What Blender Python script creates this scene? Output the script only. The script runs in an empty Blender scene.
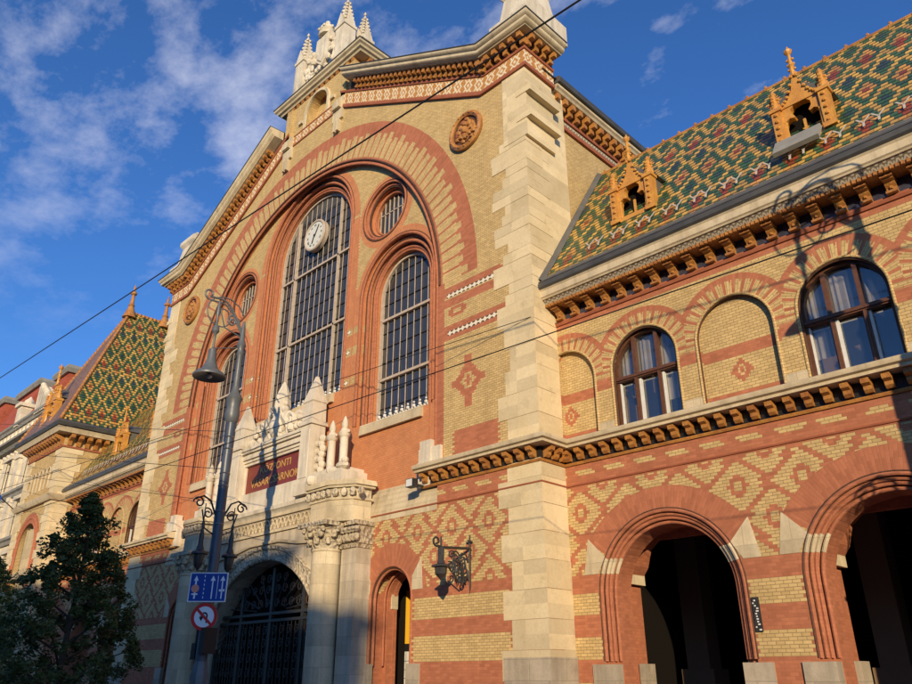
import bpy, bmesh, math, random
from mathutils import Vector, Matrix
from mathutils.geometry import tessellate_polygon
random.seed(7)
PI=math.pi
scene=bpy.context.scene
COL=scene.collection

# ------------------------------------------------------------------ node expressions
T=None
class X:
    __slots__=('s',)
    def __init__(s,k): s.s=k
    def __add__(a,b): return M('ADD',a,b)
    def __radd__(a,b): return M('ADD',b,a)
    def __sub__(a,b): return M('SUBTRACT',a,b)
    def __rsub__(a,b): return M('SUBTRACT',b,a)
    def __mul__(a,b): return M('MULTIPLY',a,b)
    def __rmul__(a,b): return M('MULTIPLY',b,a)
    def __truediv__(a,b): return M('DIVIDE',a,b)
    def __lt__(a,b): return M('LESS_THAN',a,b)
    def __gt__(a,b): return M('GREATER_THAN',a,b)
def setin(inp,v):
    if isinstance(v,X): T.links.new(v.s,inp)
    elif isinstance(v,(tuple,list)) and len(v)==3 and inp.type=='RGBA': inp.default_value=(*v,1)
    else: inp.default_value=v
def M(op,*a,clamp=False):
    n=T.nodes.new('ShaderNodeMath'); n.operation=op; n.use_clamp=clamp
    for i,v in enumerate(a): setin(n.inputs[i],v)
    return X(n.outputs[0])
def floor(a): return M('FLOOR',a)
def frac(a): return M('FRACT',a)
def ab(a): return M('ABSOLUTE',a)
def mx(a,b): return M('MAXIMUM',a,b)
def mn(a,b): return M('MINIMUM',a,b)
def mod(a,b): return M('FLOORED_MODULO',a,b)
def sst(x,a,b): return M('MULTIPLY',x-a,1.0/(b-a),clamp=True)
def rng(x,a,b): return (x>a)*(x<b)
def inv(a): return 1.0-a
def mixc(f,a,b,mode='MIX'):
    n=T.nodes.new('ShaderNodeMix'); n.data_type='RGBA'; n.blend_type=mode; n.clamp_result=False
    setin(n.inputs[0],f); setin(n.inputs[6],a); setin(n.inputs[7],b); return X(n.outputs[2])
def selv(f,a,b): return a+(b-a)*f if isinstance(b,X) or isinstance(a,X) else f*(b-a)+a
def coords():
    n=T.nodes.new('ShaderNodeTexCoord'); s=T.nodes.new('ShaderNodeSeparateXYZ'); T.links.new(n.outputs['Object'],s.inputs[0])
    return X(s.outputs[0]),X(s.outputs[1]),X(s.outputs[2]),X(n.outputs['Object'])
def uvs():
    n=T.nodes.new('ShaderNodeUVMap'); s=T.nodes.new('ShaderNodeSeparateXYZ'); T.links.new(n.outputs[0],s.inputs[0])
    return X(s.outputs[0]),X(s.outputs[1]),X(n.outputs[0])
def wall_u(x,y):
    n=T.nodes.new('ShaderNodeNewGeometry'); s=T.nodes.new('ShaderNodeSeparateXYZ'); T.links.new(n.outputs['True Normal'],s.inputs[0])
    f=ab(X(s.outputs[0]))>0.6
    return x+(y-x)*f, f
def vec(x,y,z=0.0):
    n=T.nodes.new('ShaderNodeCombineXYZ'); setin(n.inputs[0],x); setin(n.inputs[1],y); setin(n.inputs[2],z); return X(n.outputs[0])
def white(x,y):
    n=T.nodes.new('ShaderNodeTexWhiteNoise'); n.noise_dimensions='2D'; setin(n.inputs['Vector'],vec(x,y)); return X(n.outputs['Value'])
def noise(v,scale,detail=3.0,rough=.55):
    n=T.nodes.new('ShaderNodeTexNoise'); setin(n.inputs['Vector'],v); n.inputs['Scale'].default_value=scale
    n.inputs['Detail'].default_value=detail; n.inputs['Roughness'].default_value=rough; return X(n.outputs[0])
def scale_col(c,f): return mixc(1.0,c,vec3(f),'MULTIPLY')
def vec3(f): return vec(f,f,f)
MATS={}
def mat(name,fn,rough=.8,spec=.3,metal=0.0,bump=.3,bdist=.02):
    global T
    m=bpy.data.materials.new(name); m.use_nodes=True; T=m.node_tree; T.nodes.clear()
    out=T.nodes.new('ShaderNodeOutputMaterial'); p=T.nodes.new('ShaderNodeBsdfPrincipled')
    T.links.new(p.outputs[0],out.inputs[0])
    r=fn() if callable(fn) else fn
    h=None; ro=rough
    if isinstance(r,tuple) and not isinstance(r[0],(int,float)):
        c=r[0]; h=r[1]
        if len(r)>2: ro=r[2]
    else: c=r
    setin(p.inputs['Base Color'],c); setin(p.inputs['Roughness'],ro)
    p.inputs['Specular IOR Level'].default_value=spec; p.inputs['Metallic'].default_value=metal
    if h is not None:
        b=T.nodes.new('ShaderNodeBump'); b.inputs['Strength'].default_value=bump; b.inputs['Distance'].default_value=bdist
        T.links.new(h.s,b.inputs['Height']); T.links.new(b.outputs[0],p.inputs['Normal'])
    MATS[name]=m; return m

YEL=(.50,.345,.15); YEL2=(.58,.41,.185); RED=(.44,.158,.082); RED2=(.37,.128,.064); MORT=(.33,.25,.17)
def bricks(u,v,L=.19,H=.0765,mo=.0085):
    r=floor(v/H); off=mod(r,2.0)*.5; uu=u/L+off; c=floor(uu); fu=frac(uu); fv=frac(v/H)
    d=mn(mn(fu,inv(fu))*L,mn(fv,inv(fv))*H)
    m=inv(sst(d,mo*.4,mo*1.1))
    cu=(c+.5-off)*L; cv=(r+.5)*H
    return m,cu,cv,white(c,r)
def brickcol(sel,rnd,m,big,tone=None):
    y=mixc(rnd,YEL,YEL2); r=mixc(rnd,RED2,RED)
    c=mixc(sel,y,r); c=scale_col(c,rnd*.08+.96)
    c=scale_col(c,big*1.1+.45)
    if tone is not None: c=scale_col(c,tone)
    mc=mixc(sel,(.17,.115,.06),(.30,.13,.075))
    return mixc(m*(.78-sel*.30),c,mc)
def dirt(p,sc=.35):
    x,y,z,o=p
    a=noise(vec(x*1.0,y*1.0,z*.35),sc,5.0,.65); b=noise(o,6.0,3.0); c=noise(vec(x*2.2,y*2.2,z*.22),1.0,4.0,.7)
    return a*.45+b*.25+c*.3
def ringbr(dx,dz,R):
    """radial bricks; returns mortar, rnd, radius, angle*R"""
    r=M('SQRT',dx*dx+dz*dz); a=M('ARCTAN2',dz,dx)*R
    m,cu,cv,rn=bricks(r,a,.26,.078,.008)
    return m,rn,r,a
def cellmask(cu,cv,cx,cz,hw,hh): return (ab(cu-cx)<hw)*(ab(cv-cz)<hh)
def diaper(cu,cv,x0=18.22,u=None,z=None):
    px,pz=1.51,1.6
    du=cu-x0; dv=cv-5.70
    a=frac(du/px+dv/pz); b=frac(du/px-dv/pz)
    line=mx(ab(a-.5)<.072,ab(b-.5)<.072)
    ru=u-x0; rz=z-5.70
    ia=floor(ru/px+rz/pz+.5); ib=floor(ru/px-rz/pz+.5)
    lu=ab(ru-(ia+ib)*(.5*px)); lz=ab(rz-(ia-ib)*(.5*pz))
    q=floor(lu/.095)*.095+floor(lz/.0765+.5)*.0765*1.05
    mot=rng(q,.09,.26)
    return mx(line,mot)
def m_wing_low():
    x,y,z,o=p=coords(); u,side=wall_u(x,y); m,cu,cv,rn=bricks(u,z)
    # distance from nearest arch centre
    fx=ab(mod(u-16.1+2.625,5.25)-2.625)
    fxb=ab(mod(cu-16.1+2.625,5.25)-2.625)
    sel=diaper(cu,cv,18.22,u,z)
    low=cv<4.07
    pan=mx(rng(cv,3.08,3.6),rng(cv,2.02,2.52))*rng(fxb,2.02,3.3)
    pan=mx(pan, rng(cv,1.2,1.45)*(fxb>2.3))
    sel=sel*inv(low)+inv(pan)*low
    hi=cv>6.45
    dash=(mod(floor(cv/.0765),3.0)>.5)*(mod(floor(cu/.19)+floor(cv/.153)*2.0,5.0)<2.7)*rng(cv,6.66,6.98)
    sel=sel*inv(hi)+inv(dash)*hi
    # arch ring
    rm,rr,r,a=ringbr(fx,z-3.29,2.4)
    ring=rng(r,0.5,2.76)*(z>3.9)*(M('ARCTAN2',z-3.29,fx)>.62)
    m=m*inv(ring)+rm*ring; rn=rn*inv(ring)+rr*ring; sel=mx(sel,ring); sel=mx(sel,side)
    d=dirt(p)
    c=brickcol(sel,rn,m,d)
    return c,inv(m)*.6+d*.4
def m_wing_up():
    x,y,z,o=p=coords(); u,side=wall_u(x,y); m,cu,cv,rn=bricks(u,z)
    fx=mod(u-13.475+1.3125,2.625)-1.3125; dz=z-9.55
    fc=ab(mod(cu-13.475+1.3125,2.625)-1.3125)
    rm,rr,r,a=ringbr(fx,mx(dz,0.0),1.3)
    dzp=dz>-.18
    k=frac(M('ARCTAN2',mx(dz,0.0),fx)*1.3/.262+.12)
    wed=(k<.33)
    wed=mx(wed,rng(r,1.44,1.60))
    jag=(frac(M('ARCTAN2',mx(dz,0.0),fx)*1.3/.087)<.5)*rng(r,1.36,1.44)
    ring=rng(r,1.03,1.60)*(dz>0.0)
    selr=mx(wed,jag*(k<.6))
    out=inv(rng(fc,0.0,1.04))
    s0=mx(rng(cv,9.05,9.36)*out, 0.0)
    inner=inv(out)
    odd=mod(floor((cu-13.475+1.3125)/2.625),2.0)<.5   # blind bays
    s1=mx(rng(cv,8.93,9.25),cv<8.0)*inner
    fs=ab(fx); zq=floor(z/.0765)*.0765+.038; qm=floor(fs/.05)*.05+ab(zq-8.56)*.95; mo=mx(rng(qm,.12,.28),qm<.05)*inner
    sel=mx(mx(s0,s1),mo)*(dz<0.0)
    sel=mx(sel,rng(cv,11.36,11.7))
    # banded jamb just under the springing
    jb=(dz<0.0)*(dz>-.2)*out*(frac(z/.19)<.35)
    sel=mx(sel,jb)
    sel=sel*inv(ring)+selr*ring
    m=m*inv(ring)+rm*ring; rn=rn*inv(ring)+rr*ring
    d=dirt(p); return brickcol(sel,rn,m,d),inv(m)*.6+d*.4
def cross_band(x,z,zc,x0,x1):
    """white and dark stepped crosses in a red band"""
    f=ab(frac((x-x0)/.20)-.5)*.20; dz=ab(z-zc)
    inb=rng(x,x0,x1)
    w=mx((f+dz<.095),(dz<.025))*(dz<.10)*inb
    k=(dz<.085)*inb
    return w,k
def m_front():
    x,y,z,o=p=coords(); ux,side=wall_u(x,y); u=ab(ux); m,cu,cv,rn=bricks(u,z)
    sel=diaper(cu,cv,9.76,u,z)
    low=cv<4.07
    pan=mx(rng(cv,3.12,3.76),rng(cv,2.02,2.66))*rng(cu,8.15,12.0)
    sel=sel*inv(low)+inv(pan)*low
    hi=rng(cv,6.45,7.3)
    dash=(mod(floor(cv/.0765),3.0)>.5)*(mod(floor(cu/.19)+floor(cv/.153)*2.0,5.0)<2.7)*rng(cv,6.66,6.98)
    sel=sel*inv(hi)+inv(dash)*hi
    rm,rr,r,a=ringbr(u-7.05,z-3.83,1.3)
    r1=rng(r,.3,1.68)*(z>4.0)*inv(side)
    # upper field
    up=cv>7.3
    s=mx((u<9.38)*(z<14.1),(cv<8.62)*rng(cu,9.85,11.75))
    s=mx(s,rng(cv,13.05,13.85)*(cu<12.0)*inv(rng(cv,13.40,13.45)))
    s=mx(s,rng(cv,11.82,12.4)*(cu<12.2))
    ea=ab(u-10.0); eb=ab(z-12.85)
    s=mx(s,(ea<.42)*(eb<.19)*inv((ea<.18)*(eb<.08))*inv((ea>.30)*(eb>.11)))
    dq=floor(ab(u-10.48)/.095+.3)*.095; dv=floor(ab(z-10.2)/.0765+.5)*.0765
    q2=dq+dv*.85
    s=mx(s,mx((q2<.62)*(q2>.30),mx((dq<.10)*(dv<.85)*(dv>.3),(dv<.10)*(dq<.72)*(dq>.3))))
    s=mx(s,(q2<.16))
    sel=sel*inv(up)+s*up
    # big ring
    R=M('SQRT',u*u+(z-14.1)*(z-14.1)); an=M('ARCTAN2',z-14.1,ux)
    m3,cu3,cv3,rn3=bricks(R,an*10.2,.30,.079,.008)
    an2=M('ARCTAN2',mx(z-14.1,0.0),ux)*10.2
    k=an2/.47+noise(vec(an2*.8,0.0),1.2)*.15; ki=floor(k); kf=ab(frac(k)-.5)
    top=10.46-(kf>.29)*.26-mod(ki,2.0)*.14-white(ki,3.0)*.10
    st=(kf<.40)*(floor(R/.1)*.1<top)
    st=st*(R>9.28)
    ring=(R<10.95)*(z>14.1)*up
    # jamb bands under the springing
    jb=rng(cv,13.95,14.1)
    selR=inv(st)
    sel=sel*inv(ring)+selR*ring
    m=m*inv(ring)+m3*ring; rn=rn*inv(ring)+rn3*ring
    m=m*inv(r1)+rm*r1; rn=rn*inv(r1)+rr*r1; sel=mx(sel,r1)
    sel=mx(sel*inv(side*up),side*up*(u<9.3))
    d=dirt(p); c=brickcol(sel,rn,m,d)
    for zc,a,b in ((13.52,9.50,11.75),(12.10,9.55,12.15)):
        w,kk=cross_band(u,z,zc,a,b); g=inv(side)
        c=mixc(kk*g*.8,c,(.05,.045,.04)); c=mixc(w*g,c,(.72,.66,.52))
    return c,inv(m)*.6+d*.4
def m_recess():
    x,y,z,o=p=coords(); ux,side=wall_u(x,y); u=ab(ux); m,cu,cv,rn=bricks(u,z)
    def rg(cx,cz,R):
        dx=u-cx; dz=z-cz; r=M('SQRT',dx*dx+dz*dz); return r,M('ARCTAN2',dz,dx)*R
    r0,a0=rg(0.0,19.7,3.6); r1,a1=rg(6.45,15.35,2.1); r2,a2=rg(5.6,19.05,1.3)
    in0=(r0<3.9)*(z>19.7); in1=(r1<2.45)*(z>15.35); in2=r2<1.66
    jagw=noise(vec(0.0,floor(z/.23)),9.0)
    yreg=(cv>19.6)
    yreg=mx(yreg,rng(cv,16.0,19.7)*(cu>3.92+ab(frac(cv/.46)-.5)*.2)*(cu<9.3))
    # yellow toothed triangles between the central jamb and the side rings
    tri=rng(cv,16.2,19.6)*(cu>4.05+ab(frac(cv/.46)-.5)*.25)*(cu<4.55)
    yreg=mx(yreg,tri*inv(in1))
    yreg=mx(yreg,rng(cv,16.6,19.6)*(cu>7.3))
    band=mx(mx(rng(cv,14.0,14.33),rng(cv,13.1,13.45)),rng(cv,11.85,12.15))*mx(rng(cu,2.95,4.75),(cu>8.3))
    red=inv(mx(yreg,band)); red=mx(mx(red,in0),mx(in1,in2))
    rr=in0; rad=r0*in0; ang=a0*in0
    n1=in1*inv(in0)*inv(in2); n2=in2*inv(in0)
    rad=rad+r1*n1+r2*n2; ang=ang+a1*n1+a2*n2
    anyr=mx(in0,mx(n1,n2))
    m3,c3,d3,rn3=bricks(rad,ang,.26,.078,.008)
    m=m*inv(anyr)+m3*anyr; rn=rn*inv(anyr)+rn3*anyr
    red=mx(red,side)
    d=dirt(p); c=brickcol(red,rn,m,d)
    mo2=noise(o,2.6,5.0,.7); c=mixc(red*.6,c,scale_col(mixc(rn,(.66,.29,.12),(.54,.21,.08)),mo2*.9+.58)); c=mixc(m*red*.5,c,(.26,.12,.07))
    for zc in (14.17,13.28,12.0):
        w,kk=cross_band(u,z,zc,3.15,3.75); g=inv(side)
        c=mixc(kk*g*.7,c,(.06,.05,.045)); c=mixc(w*g,c,(.75,.70,.56))
    return c,inv(m)*.6+d*.4
def m_plain(selv_,uvm=False,tone=None):
    def f():
        x,y,z,o=p=coords()
        if uvm: u,v,_=uvs(); m,cu,cv,rn=bricks(u,v)
        else: u,side=wall_u(x,y); m,cu,cv,rn=bricks(u,z)
        d=dirt(p); return brickcol(selv_,rn,m,d,tone),inv(m)*.6+d*.4
    return f
def m_stone(base,var,blocks=True,H=.62,L=1.1,streak=.35,ornate=0.0):
    def f():
        x,y,z,o=p=coords(); u,side=wall_u(x,y)
        d=noise(o,.9,5.0,.6); e=noise(o,14.0,4.0,.6); st=noise(vec(x*3.0,y*3.0,z*.25),1.0,4.0)
        c=mixc(sst(d,.3,.7),base,var)
        c=scale_col(c,e*.3+.85); c=scale_col(c,inv(sst(st,.48,.8)*streak))
        g2=noise(vec(x+9.0,y,z*.7),1.5,6.0,.7); c=mixc(sst(g2,.56,.74)*.45,c,tuple(b*.32 for b in base)); g3=noise(o,45.0,2.0); c=scale_col(c,g3*.3+.85)
        h=e*.5+d*.3
        if blocks:
            m,cu,cv,rn=bricks(u,z,L,H,.014)
            c=scale_col(c,rn*.26+.84); c=mixc(m*.38,c,tuple(b*.45 for b in base)); h=h+inv(m)*.6
        if ornate:
            n=T.nodes.new('ShaderNodeTexVoronoi'); n.inputs['Scale'].default_value=ornate; setin(n.inputs['Vector'],o)
            v=X(n.outputs['Distance']); h=h+v*1.6
        return c,h
    return f
def m_frieze():
    u,v,uv=uvs(); x,y,z,o=coords()
    P=.62
    n=noise(o,5.0,2.0); u=u+n*.10; v=v+n*.06-.03
    k=frac(u/P); f=ab(k-.5)*P; w=ab(v-.33)
    dia=f+w*.9
    whitem=mx(rng(dia,.17,.27),(dia<.085))
    whitem=mx(whitem,(ab(f-w*.8)<.045)*(w>.10))
    whitem=whitem*(w<.27)
    e=noise(o,14.0,3.0)
    c=mixc(whitem,mixc(e,(.42,.16,.05),(.50,.26,.08)),mixc(e,(.55,.40,.22),(.80,.72,.56)))
    c=scale_col(c,e*.4+.8)
    return c,whitem*1.0+e*.3
def m_ornstrip():
    u,v,uv=uvs(); x,y,z,o=coords()
    k=frac(u/.17); a=ab(k-.5)*2.0
    w=mx(rng(ab(a-frac(v/.17)),.0,.24),(a<.2)*rng(frac(v/.17),.2,.8))
    e=noise(o,20.0,3.0)
    c=mixc(w,(.19,.15,.11),(.50,.43,.32)); return scale_col(c,e*.5+.75),w*.7
def m_tile():
    u,v,uv=uvs(); x,y,z,o=coords()
    W,H=.176,.209
    r=floor(v/H); off=mod(r,2.0)*.5; uu=u/W+off; c=floor(uu); fu=frac(uu); fv=frac(v/H)
    cu=(c+.5-off)*W; cv=(r+.5)*H
    du=cu/.88; dv=(cv-3.3)/2.3
    a=du+dv; b=du-dv
    ia=floor(a+.5); ib=floor(b+.5)
    fa=ab(a-ia); fb=ab(b-ib); q=mx(fa,fb)*2.0     # 0 centre .. 1 lattice edge
    kind=mod(ia+ib,2.0)<.5      # alternate red-centred and blue-centred diamonds
    rowk=mod(ia-ib+40.0,2.0)<.5
    ORG=(.52,.25,.06); GRN=(.045,.105,.045); REDT=(.27,.055,.02); BLU=(.04,.065,.065); YO=(.54,.32,.07)
    cA=mixc(q<.62,GRN,ORG); cA=mixc(q<.26,cA,REDT)
    cB=mixc(q<.60,YO,GRN); cB=mixc(q<.30,cB,BLU)
    col=mixc(rowk,cB,cA)
    rn=white(c,r)
    col=scale_col(col,rn*.45+.72)
    edge=mx(sst(fv,.42,.20),(mn(fu,inv(fu))<.05)*.6)
    col=scale_col(col,inv(edge*.80)); col=scale_col(col,fv*.35+.85)
    gr=noise(o,3.0,5.0,.7); col=mixc(sst(gr,.58,.72)*.35,col,(.10,.09,.06))
    d=noise(o,.7,4.0); col=scale_col(col,d*.6+.68)
    return col,fv*-.8+inv(edge)*.5,rn*.2+.32
def m_terra():
    x,y,z,o=coords(); a=noise(o,3.0,4.0); e=noise(o,22.0,3.0)
    c=mixc(sst(a,.35,.65),(.47,.215,.05),(.32,.125,.035)); return scale_col(c,e*.7+.6),e
def m_clouded(c1,c2,s):
    def f():
        x,y,z,o=coords(); a=noise(o,s,4.0); return mixc(sst(a,.3,.7),c1,c2),a
    return f
def m_slate(c1,c2):
    def f():
        u,v,uv=uvs(); x,y,z,o=coords(); m,cu,cv,rn=bricks(u,v,.2,.13,.012)
        c=mixc(rn,c1,c2); c=mixc(m*.6,c,tuple(k*.35 for k in c1)); return scale_col(c,noise(o,1.2,3.0)*.6+.7),inv(m)
    return f
mat('wing_low',m_wing_low); mat('wing_up',m_wing_up); mat('front',m_front); mat('recess',m_recess)
mat('red',m_plain(1.0)); mat('yellow',m_plain(0.0)); mat('red_uv',m_plain(1.0,True))
mat('stone',m_stone((.64,.54,.37),(.50,.40,.26)),bump=.25)
def m_quoin():
    x,y,z,o=coords(); d=noise(o,.9,5.0,.6); e=noise(o,14.0,4.0,.6); g2=noise(o,2.2,6.0,.7)
    t=white(floor(z/.37),floor(x/2.5)+floor(y/3.0)*7.0)
    c=mixc(sst(d,.3,.7),(.68,.56,.36),(.58,.46,.27)); c=scale_col(c,t*.26+.85); c=scale_col(c,e*.3+.85)
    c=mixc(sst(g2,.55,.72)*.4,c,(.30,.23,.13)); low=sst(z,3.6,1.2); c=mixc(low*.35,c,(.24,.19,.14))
    return c,e*.6+d
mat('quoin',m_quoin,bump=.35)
mat('trim',m_stone((.62,.52,.36),(.50,.40,.26),False),bump=.3)
mat('white_stone',m_stone((.72,.65,.53),(.54,.46,.35),False,streak=.45),bump=.4)
mat('carved',m_stone((.64,.55,.40),(.40,.32,.22),False,ornate=7.0),bump=1.0,bdist=.06)
mat('carved_white',m_stone((.78,.73,.63),(.58,.50,.40),False,ornate=5.0),bump=1.0,bdist=.07)
mat('plinth',m_stone((.46,.39,.30),(.33,.27,.20),True,.5,1.2),bump=.4)
mat('portal_dark',m_stone((.58,.50,.38),(.42,.35,.26),True,.55,1.3,.5),bump=.3)
mat('frieze',m_frieze,bump=.6,bdist=.03); mat('ornstrip',m_ornstrip,bump=.6)
mat('tile',m_tile,spec=.35,bump=.8,bdist=.03)
mat('terra',m_terra,rough=.45,spec=.5,bump=.5)
def m_ochre():
    x,y,z,o=coords(); a=noise(o,3.0,4.0); e=noise(o,22.0,3.0)
    c=mixc(sst(a,.35,.7),(.60,.30,.055),(.48,.20,.04)); return scale_col(c,e*.6+.68),e
mat('ochre',m_ochre,rough=.4,spec=.5,bump=.5)
mat('terra_line',m_clouded((.36,.12,.06),(.28,.085,.045),3.0))
mat('zinc',m_clouded((.055,.055,.058),(.09,.088,.085),2.0),rough=.45,spec=.5)
mat('lead',m_clouded((.13,.125,.11),(.09,.085,.08),2.0),rough=.5)
mat('slate',m_slate((.17,.10,.09),(.24,.15,.13)),bump=.4)
mat('dark_tile',m_clouded((.03,.03,.045),(.05,.05,.07),6.0),rough=.18,spec=.6)
mat('dark_roll',m_clouded((.075,.04,.03),(.12,.06,.04),6.0),rough=.7,spec=.1)
mat('iron',m_clouded((.022,.021,.021),(.04,.037,.034),8.0),rough=.45,spec=.5)
mat('lamp_grey',m_clouded((.115,.125,.135),(.085,.095,.105),4.0),rough=.42,spec=.5)
mat('lamp_blue',m_clouded((.045,.06,.09),(.06,.075,.105),4.0),rough=.4,spec=.5)
mat('wood',m_clouded((.085,.035,.02),(.13,.055,.03),9.0),rough=.5,spec=.4)
mat('mullion',m_clouded((.52,.43,.35),(.40,.32,.25),6.0),rough=.6)
mat('white_frame',m_clouded((.70,.70,.68),(.58,.58,.56),5.0),rough=.5)
mat('curtain',m_clouded((.55,.50,.44),(.34,.32,.30),1.6),rough=.9)
mat('shade_black',(.012,.010,.009),rough=.95,spec=.05)  # near-black colour stands in for the shade inside rooms and openings
mat('room',(.24,.16,.10),rough=.95,spec=.05)
mat('sign_red',m_clouded((.22,.045,.03),(.17,.035,.025),3.0),rough=.45)
mat('gold',(.55,.33,.08),rough=.4,spec=.5)
mat('clock_face',(.62,.62,.56),rough=.4); mat('black',(.015,.015,.015),rough=.5)
mat('white_paint',(.78,.78,.78),rough=.4); mat('sign_blue',(.012,.055,.30),rough=.35); mat('sign_rim_red',(.55,.03,.03),rough=.35)
mat('salmon',(.70,.28,.20),rough=.4)
mat('yellow_paint',(.80,.46,.03),rough=.5)
mat('cream',m_stone((.72,.64,.50),(.62,.53,.40),True,.5,1.4),bump=.2)
mat('red_roof',m_slate((.34,.07,.035),(.42,.10,.05)),bump=.4)
mat('grey_fascia',m_clouded((.20,.19,.17),(.28,.27,.24),2.0))
mat('bark',m_clouded((.09,.065,.045),(.05,.038,.028),12.0),bump=.6)
mat('snow',m_clouded((.50,.45,.40),(.38,.33,.29),5.0))
mat('asphalt',m_clouded((.045,.045,.047),(.06,.06,.06),8.0),rough=.9)
mat('paving',lambda:(lambda p:(lambda b:(mixc(b[0]*.6,scale_col((.34,.30,.25),b[3]*.3+.85),(.08,.08,.075)),inv(b[0])))(bricks(p[0],p[1],.4,.4,.02)))(coords()),rough=.9)
mat('ground',m_clouded((.16,.15,.13),(.12,.11,.10),.4),rough=.95)
mat('steel',(.35,.35,.35),rough=.3,metal=.9)
mat('plaster',m_stone((.45,.40,.33),(.38,.33,.27),False),bump=.2)
def leafmat(n,a,b):
    def f():
        x,y,z,o=coords(); q=noise(o,1.1,4.0); w=noise(o,9.0,2.0)
        return mixc(sst(q*.6+w*.4,.35,.65),a,b),w
    m=mat(n,f,rough=.55,spec=.3); return m
leafmat('leaf',(.040,.066,.017),(.100,.120,.036)); leafmat('leaf_light',(.09,.13,.03),(.15,.19,.05))
def glassmat(name,base,refl,trans):
    global T
    m=bpy.data.materials.new(name); m.use_nodes=True; T=m.node_tree; T.nodes.clear()
    out=T.nodes.new('ShaderNodeOutputMaterial'); d=T.nodes.new('ShaderNodeBsdfDiffuse'); d.inputs[0].default_value=(*base,1)
    tr=T.nodes.new('ShaderNodeBsdfTransparent'); g=T.nodes.new('ShaderNodeBsdfGlossy'); g.inputs['Roughness'].default_value=.04
    g.inputs['Color'].default_value=(.95,.95,.95,1)
    x,y,z,o=coords(); nz=noise(o,.9,2.0)
    b=T.nodes.new('ShaderNodeBump'); b.inputs['Strength'].default_value=.12; b.inputs['Distance'].default_value=.05; T.links.new(nz.s,b.inputs['Height']); T.links.new(b.outputs[0],g.inputs['Normal'])
    m1=T.nodes.new('ShaderNodeMixShader'); m1.inputs[0].default_value=trans; T.links.new(d.outputs[0],m1.inputs[1]); T.links.new(tr.outputs[0],m1.inputs[2])
    m2=T.nodes.new('ShaderNodeMixShader'); m2.inputs[0].default_value=refl; T.links.new(m1.outputs[0],m2.inputs[1]); T.links.new(g.outputs[0],m2.inputs[2])
    T.links.new(m2.outputs[0],out.inputs[0]); MATS[name]=m
glassmat('glass_dark',(.035,.037,.04),.12,.0); glassmat('glass',(.05,.06,.08),.09,.82)

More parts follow.
